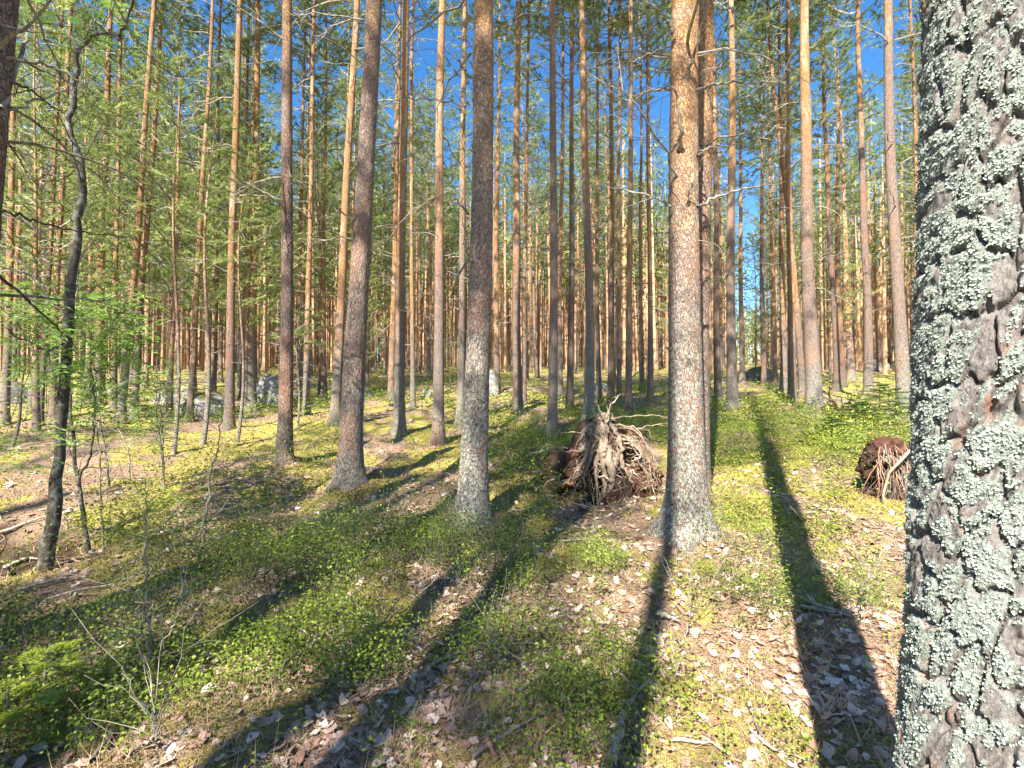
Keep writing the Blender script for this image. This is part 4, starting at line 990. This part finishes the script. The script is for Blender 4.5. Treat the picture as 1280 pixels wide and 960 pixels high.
for k, (pl, r, lb, mt) in enumerate([
    ([(762, 966), (775, 915), (798, 870), (826, 838)], .019, 'thick bleached curved stick running up from the bottom edge, right of centre', 'drywood'),
    ([(985, 750), (1030, 765), (1080, 785), (1118, 800)], .010, 'long dark stick crossing the tree shadow toward the lichen trunk', 'dead'),
    ([(1000, 762), (1045, 772), (1085, 770)], .006, 'thin stick crossing the tree shadow above the longer dark one', 'dead'),
    ([(590, 960), (650, 915), (700, 890), (735, 862)], .007, 'long thin twig in the lower middle', 'dead'),
    ([(648, 872), (662, 860), (684, 845)], .006, 'short pale twig in the lower middle', 'drywood'),
    ([(610, 935), (622, 960)], .010, 'short reddish stick end at the bottom middle', 'redroot'),
    ([(822, 774), (850, 785)], .016, 'short thick grey stick below the flared pine', 'drywood'),
    ([(540, 838), (575, 822), (585, 815)], .007, 'curved pale twig left of centre', 'drywood'),
    ([(620, 850), (645, 800), (690, 735)], .005, 'thin straight dark twig lying up the slope in the middle', 'dead'),
    ([(940, 920), (965, 945), (1010, 960)], .007, 'pale twig at the lower right in sun', 'drywood'),
    ([(840, 930), (890, 935), (925, 960)], .006, 'curved pale twig near the bottom, left of the long shadow', 'drywood'),
    ([(935, 885), (950, 925), (962, 940)], .007, 'dark bent twig beside the long shadow', 'dead'),
    ([(112, 960), (150, 900), (176, 862)], .008, 'dark stick at the bottom left by the bare twiggy sapling', 'dead'),
    ([(20, 745), (70, 730), (120, 722)], .008, 'grey stick on the bank below the crooked stem', 'drywood'),
    ([(60, 755), (100, 742), (150, 735), (200, 700)], .006, 'thin grey stick across the shaded bank on the left', 'drywood'),
    ([(0, 672), (60, 650), (115, 640)], .012, 'grey weathered stick on the sunny left bank', 'drywood'),
    ([(130, 668), (160, 655), (185, 640)], .010, 'dark stick right of the leafy sapling feet', 'dead'),
    ([(300, 683), (330, 684)], .016, 'short brown stick in the left middle shade', 'redroot'),
    ([(270, 690), (300, 670), (330, 662)], .006, 'fine grey twig in the left middle shade', 'dead'),
    ([(700, 682), (760, 682), (815, 684)], .005, 'thin straight twig below the root plate', 'dead'),
    ([(640, 640), (660, 640), (700, 628)], .008, 'dark twig between the central pine and the root plate', 'dead'),
    ([(500, 605), (530, 598), (560, 596)], .006, 'thin twig between the leaning and central pines', 'dead'),
    ([(5, 715), (35, 700), (60, 702)], .014, 'broken grey root piece at the rim of the left hollow', 'drywood')]):
    stick(pl, r, lb, 900 + k, mt)

# ------------------------------------------------------------------ forest floor
def ground():
    n = 520; u = np.linspace(-1, 1, n); k = 5.6; g = np.sinh(k * u) / math.sinh(k)
    X, Y = np.meshgrid(g * 320, 3.0 + g * 320)
    Z = height(X, Y)
    F = (np.arange(n - 1)[:, None] * n + np.arange(n - 1)[None, :]); F = np.stack([F, F + 1, F + n + 1, F + n], -1).reshape(-1, 4)
    mo = moss_mask(X, Y)
    soil = np.zeros(X.shape)
    for (sx, sy, sr, sa) in [(RPX, RPY + .1, .75, .9), (-3.8, 3.75, .6, 1.), (-4.6, 3.6, .8, 1.), (-1.55, 4.95, .28, .8), (RPX - .6, RPY, .4, .7)]:
        soil = np.maximum(soil, sa * sst(1, .55, np.hypot(X - sx, Y - sy) / sr + .5 * (fbm(X * 5, Y * 5, 91, 2) - .5)))
    for (fx, fy, fr) in FOOT[:5]: mo = mo * sst(fr * 1.4, fr * 3.2, np.hypot(X - fx, Y - fy))
    a = Acc(); a.add(np.stack([X, Y, Z], -1).reshape(-1, 3), F)
    o = obj('forest_floor', a.mesh('forest_floor', [M['ground']], True, {'moss': mo.ravel(), 'soil': soil.ravel()})); tag(o, kind='structure')
    return o
floor = ground()

def sector(rg, m, d0, d1, amax=50, power=1.0):
    a = np.radians(rg.uniform(-amax, amax, m)); d = d0 * (d1 / d0) ** rg.random(m)       # density ~ 1/d^2
    return d * np.sin(a), d * np.cos(a)
# blueberry density: patches (x, y, rx, ry, amount)
PATCH = [(4.0, 6.9, 1.7, 1.7, 1.0), (3.0, 8.6, 1.6, 1.8, .9), (5.6, 7.8, 1.5, 2.2, .9), (.55, 6.6, .8, 1.0, .85), (.15, 8.2, 1.1, 1.2, .8), (2.1, 8.3, 1.3, 1.2, .85), (-.85, 3.65, .75, .45, .85), (-1.25, 3.1, .75, .5, .85), (-1.9, 2.9, .6, .5, .65),
         (-.35, 3.35, .4, .4, .7), (.55, 3.15, .22, .22, .9), (-.95, 2.45, .5, .35, .6), (-1.5, 2.05, .5, .3, .6), (-2.3, 2.3, .5, .5, .5), (-1.9, 2.0, .4, .3, .4), (3.6, 4.6, .7, .5, .7), (-.1, 2.35, .35, .3, .35), (.55, 2.25, .3, .25, .3), (.1, 1.9, .3, .2, .3),
         (-2.3, 3.6, .6, .5, .6), (-.05, 3.0, .4, .3, .5), (2.1, 10.5, 2.5, 1.5, .7), (6, 11, 3, 2.5, .7), (-.6, 10.5, 1.4, 1.2, .5)]
def berry_dens(x, y):
    n = fbm(x * 1.3 + 40, y * 1.3, 81, 3); d = .02 + .34 * sst(.57, .70, n)
    d = np.where(np.hypot(x, y) > 12, .25 + .6 * sst(.42, .6, n), d)
    for (a, b, rx, ry, am) in PATCH:
        q = np.hypot((x - a) / rx, (y - b) / ry) + .9 * (fbm(x * 3, y * 3, 88, 2) - .5); d = np.maximum(d, am * sst(1.15, .55, q))
    for (fx, fy, fr) in FOOT[:60]: d = d * (np.hypot(x - fx, y - fy) > fr * 1.5)
    d = d * (np.hypot(x - RPX, y - RPY - .2) > .6) * (np.hypot(x - MX, y - MY + .15) > .5) * (np.hypot((x - LX) / 1.0, (y - LY + .5) / 1.2) > 1)
    return d
LX, LY = spot(1052, 517); MX, MY = spot(1122, 636)
def shrubs(name, m, d0, d1, leaf, ht, nl, seed, label):
    rg = np.random.default_rng(seed); x, y = sector(rg, m, d0, d1); k = rg.random(m) < berry_dens(x, y); x, y = x[k], y[k]; m = len(x)
    c1_, c2_, c3_ = cell(x / (.30 if d0 < 4 else .6) + 5, y / (.30 if d0 < 4 else .6), 44); k = rg.random(m) < 1.3 - 1.45 * c1_; x, y, c1_, c3_ = x[k], y[k], c1_[k], c3_[k]; m = len(x)
    z = height(x, y); h = ht * (1 + .7 * (x < -.1) * sst(2.5, 2.9, y)) * rg.uniform(.6, 1.1, m) * (.45 + 1.0 * np.clip(1 - c1_ ** 2 * 1.3, 0, 1) * (.5 + .8 * c3_)) * (1 + .4 * sst(2.5, 4, x) * (y > 5)); acc = Acc()
    L = np.stack([rg.normal(0, .35, m), rg.normal(0, .35, m), np.ones(m)], 1)
    warm = sst(.5, .62, fbm(x * .9 + 3, y * .9, 95, 2))
    bt = np.clip(.22 + .35 * vn(x * 1.5, y * 1.5, 97) + .25 * (c3_ - .5) - .06 * (x < 0) + .12 * (x > 2) + rg.normal(0, .12, m), 0, 1)
    if leaf < .02:
        b = np.stack([x, y, z - .01], 1); t = b + L * h[:, None]; s = np.array([.0009, 0, 0]); V = np.stack([b - s, b + s, t], 1).reshape(-1, 3); acc.add(V, np.arange(m * 3).reshape(-1, 3), 1, .3)
    for q in range(nl):
        u = .25 + .8 * (q + rg.random(m)) / nl; sp = h * .42
        P = np.stack([x, y, z], 1) + L * (h * u)[:, None] + rg.normal(0, 1, (m, 3)) * (sp * np.array([[1], [1], [.35]])).T.reshape(m, 3) * .55
        D = rg.normal(0, 1, (m, 3)); D[:, 2] = D[:, 2] * .35 + .25; D /= np.linalg.norm(D, axis=1, keepdims=True)
        Wd = np.cross(D, rg.normal(0, .5, (m, 3)) + np.array([0, 0, 1.])); Wd /= np.linalg.norm(Wd, axis=1, keepdims=True)
        l = (leaf * rg.uniform(.7, 1.3, m))[:, None]
        V = np.stack([P, P + D * l * .5 + Wd * l * .32, P + D * l, P + D * l * .5 - Wd * l * .32], 1).reshape(-1, 3)
        b = np.arange(m)[:, None] * 4; acc.add(V, np.concatenate([b + [[0, 1, 2]], b + [[0, 2, 3]]]), 0, np.repeat(np.clip(bt + .25 * (u - .5) + rg.normal(0, .12, m), 0, 1), 4))  # tint darkens low leaves, painting in the shrub's shaded interior
    o = obj(name, acc.mesh(name, [M['berry'], M['sapbark']])); tag(o, label, 'shrubs', kind='stuff')
shrubs('blueberry_cover', 36000, 1.6, 4.6, .0165, .15, 14, 1, 'low leafy blueberry cover on the near forest floor')
shrubs('blueberry_cover', 46000, 4.4, 11, .023, .27, 12, 2, 'bright blueberry cover on the middle slope')
shrubs('blueberry_cover', 26000, 10.5, 45, .055, .22, 7, 3, 'blueberry cover far up the slope')

def moss_blades():
    rg = np.random.default_rng(8); acc = Acc()
    for (m, d0, d1, L, w) in [(150000, 1.6, 4.2, .017, .0032), (70000, 4, 10, .03, .008)]:
        x, y = sector(rg, m, d0, d1); k = moss_mask(x, y) > rg.random(m) * .8; x, y = x[k], y[k]; m = len(x)
        P = np.stack([x, y, height(x, y) - .003], 1); D = rg.normal(0, .5, (m, 3)); D[:, 2] = 1; D /= np.linalg.norm(D, axis=1, keepdims=True)
        s = np.cross(D, rg.normal(size=(m, 3))); s /= np.linalg.norm(s, axis=1, keepdims=True); l = (L * rg.uniform(.5, 1.3, m))[:, None]
        acc.add(np.stack([P - s * w, P + s * w, P + D * l], 1).reshape(-1, 3), np.arange(m * 3).reshape(-1, 3), 0, np.repeat(np.clip(.2 + .6 * fbm(x * 3, y * 3, 15, 2) + rg.normal(0, .16, m), 0, 1), 3))
    o = obj('moss', acc.mesh('moss', [M['moss']])); tag(o, 'yellow-green moss carpet between the fallen leaves', 'moss', kind='stuff')
moss_blades()

def litter():
    rg = np.random.default_rng(18); acc = Acc()
    for (m, d0, d1, L, w) in [(85000, 1.6, 5, .045, .0011), (16000, 4.5, 14, .12, .004)]:
        x, y = sector(rg, m, d0, d1); P = np.stack([x, y, height(x, y) + rg.uniform(.002, .012, m)], 1); a = rg.random(m) * 6.28
        D = np.stack([np.cos(a), np.sin(a), rg.normal(0, .15, m)], 1); s = np.stack([-np.sin(a), np.cos(a), np.zeros(m)], 1); l = (L * rg.uniform(.4, 1.6, m))[:, None]
        V = np.stack([P - s * w, P + s * w, P + D * l + s * w * .6, P + D * l - s * w * .6], 1).reshape(-1, 3); b = np.arange(m)[:, None] * 4
        acc.add(V, b + [[0, 1, 2, 3]], 0, np.repeat(rg.random(m), 4))
    # dry grass tufts
    m = 900; x, y = sector(rg, m, 1.7, 9); P = np.repeat(np.stack([x, y, height(x, y)], 1), 9, 0); m = len(P); D = rg.normal(0, .55, (m, 3)); D[:, 2] = 1; D /= np.linalg.norm(D, axis=1, keepdims=True)
    s = np.cross(D, rg.normal(size=(m, 3))); s /= np.linalg.norm(s, axis=1, keepdims=True); l = rg.uniform(.05, .16, m)[:, None]; P = P + rg.normal(0, .02, P.shape) * [1, 1, 0]
    acc.add(np.stack([P - s * .0015, P + s * .0015, P + D * l], 1).reshape(-1, 3), np.arange(m * 3).reshape(-1, 3), 0, np.repeat(rg.uniform(.5, 1, m), 3))
    o = obj('needle_litter', acc.mesh('needle_litter', [M['straw']])); tag(o, 'brown needle and twig litter strewn over the floor', 'litter', kind='stuff')
litter()

def leaf_shape(rg, curl):
    a = np.linspace(0, 2 * math.pi, 11)[:-1]; r = .5 * (1 + .13 * rg.normal(size=10)); r[0] *= 1.25; x = r * np.cos(a) * 1.1 + .06 * np.cos(2 * a); y = r * np.sin(a) * .9
    z = curl * (y ** 2 * 1.3 + .5 * x ** 2) + .25 * curl * abs(y) + .05 * rg.normal(size=10)
    return np.vstack([np.stack([x, y, z], 1), [[0, 0, -.01]]]), np.array([[i, (i + 1) % 10, 10] for i in range(10)])
def fallen():
    rg = np.random.default_rng(28)
    SH = [leaf_shape(rg, c) for c in (.1, .25, .4, -.2, -.35, .55, .15, -.1)]
    LM = []
    for V, F in SH: a = Acc(); a.add(V, F); LM.append(a.mesh('fallen_leaf', [M['leaf_one']], False))
    m = 44000; x, y = sector(rg, m, 1.65, 22); cl = fbm(x * 2.1 + 8, y * 2.1, 66, 3)
    dens = (1 - .6 * moss_mask(x, y)) * (.55 + .35 * sst(.40, .6, cl)) * np.where(y > 6, .5, 1) * np.where(x < -1.2, .5, 1)
    k = rg.random(m) < dens * .75; x, y = x[k], y[k]; m = len(x); print('leaves', m)
    d = np.hypot(x, y); px = 640 + FPX * x / y; s = (.020 + .036 * rg.random(m) ** 1.6) * np.where(d > 6, 1.35, 1)
    size_px = s / y * FPX; vis = (px > 5) & (px < 1125) & (y > 1.74) & (y < 4.5); order = np.argsort(-(size_px * vis)); pick = set(order[:300].tolist())
    z = height(x, y) + rg.uniform(.004, .018, m)
    az = rg.random(m) * 6.28; tx = rg.normal(0, .27, m); ty = rg.normal(0, .27, m)
    acc = Acc()
    for i in range(m):
        if i in pick:
            o = obj('fallen_leaf', LM[i % 8], floor, (x[i], y[i], z[i]), (tx[i], ty[i], az[i]), (s[i],) * 3)
            continue
    rest = np.array([i for i in range(m) if i not in pick])
    for q in range(8):
        I = rest[rest % 8 == q]; V0, F0 = SH[q]
        ca, sa = np.cos(az[I]), np.sin(az[I]); Vx = V0[None, :, 0] * s[I][:, None]; Vy = V0[None, :, 1] * s[I][:, None]; Vz = V0[None, :, 2] * s[I][:, None]
        Vz = Vz + Vx * np.tan(np.clip(ty[I], -.9, .9))[:, None] + Vy * np.tan(np.clip(tx[I], -.9, .9))[:, None]
        V = np.stack([x[I][:, None] + ca[:, None] * Vx - sa[:, None] * Vy, y[I][:, None] + sa[:, None] * Vx + ca[:, None] * Vy, z[I][:, None] + Vz], -1)
        if q % 2 == 0: F_ = F0
        else: F_ = F0
        acc.add(V.reshape(-1, 3), (np.arange(len(I))[:, None, None] * 11 + F_[None]).reshape(-1, 3), 0, np.repeat(rg.random(len(I)), 11))
    o = obj('leaf_litter', acc.mesh('leaf_litter', [M['leaf']])); tag(o, 'pale pinkish fallen leaves strewn over the floor', 'leaves', kind='stuff')
fallen()
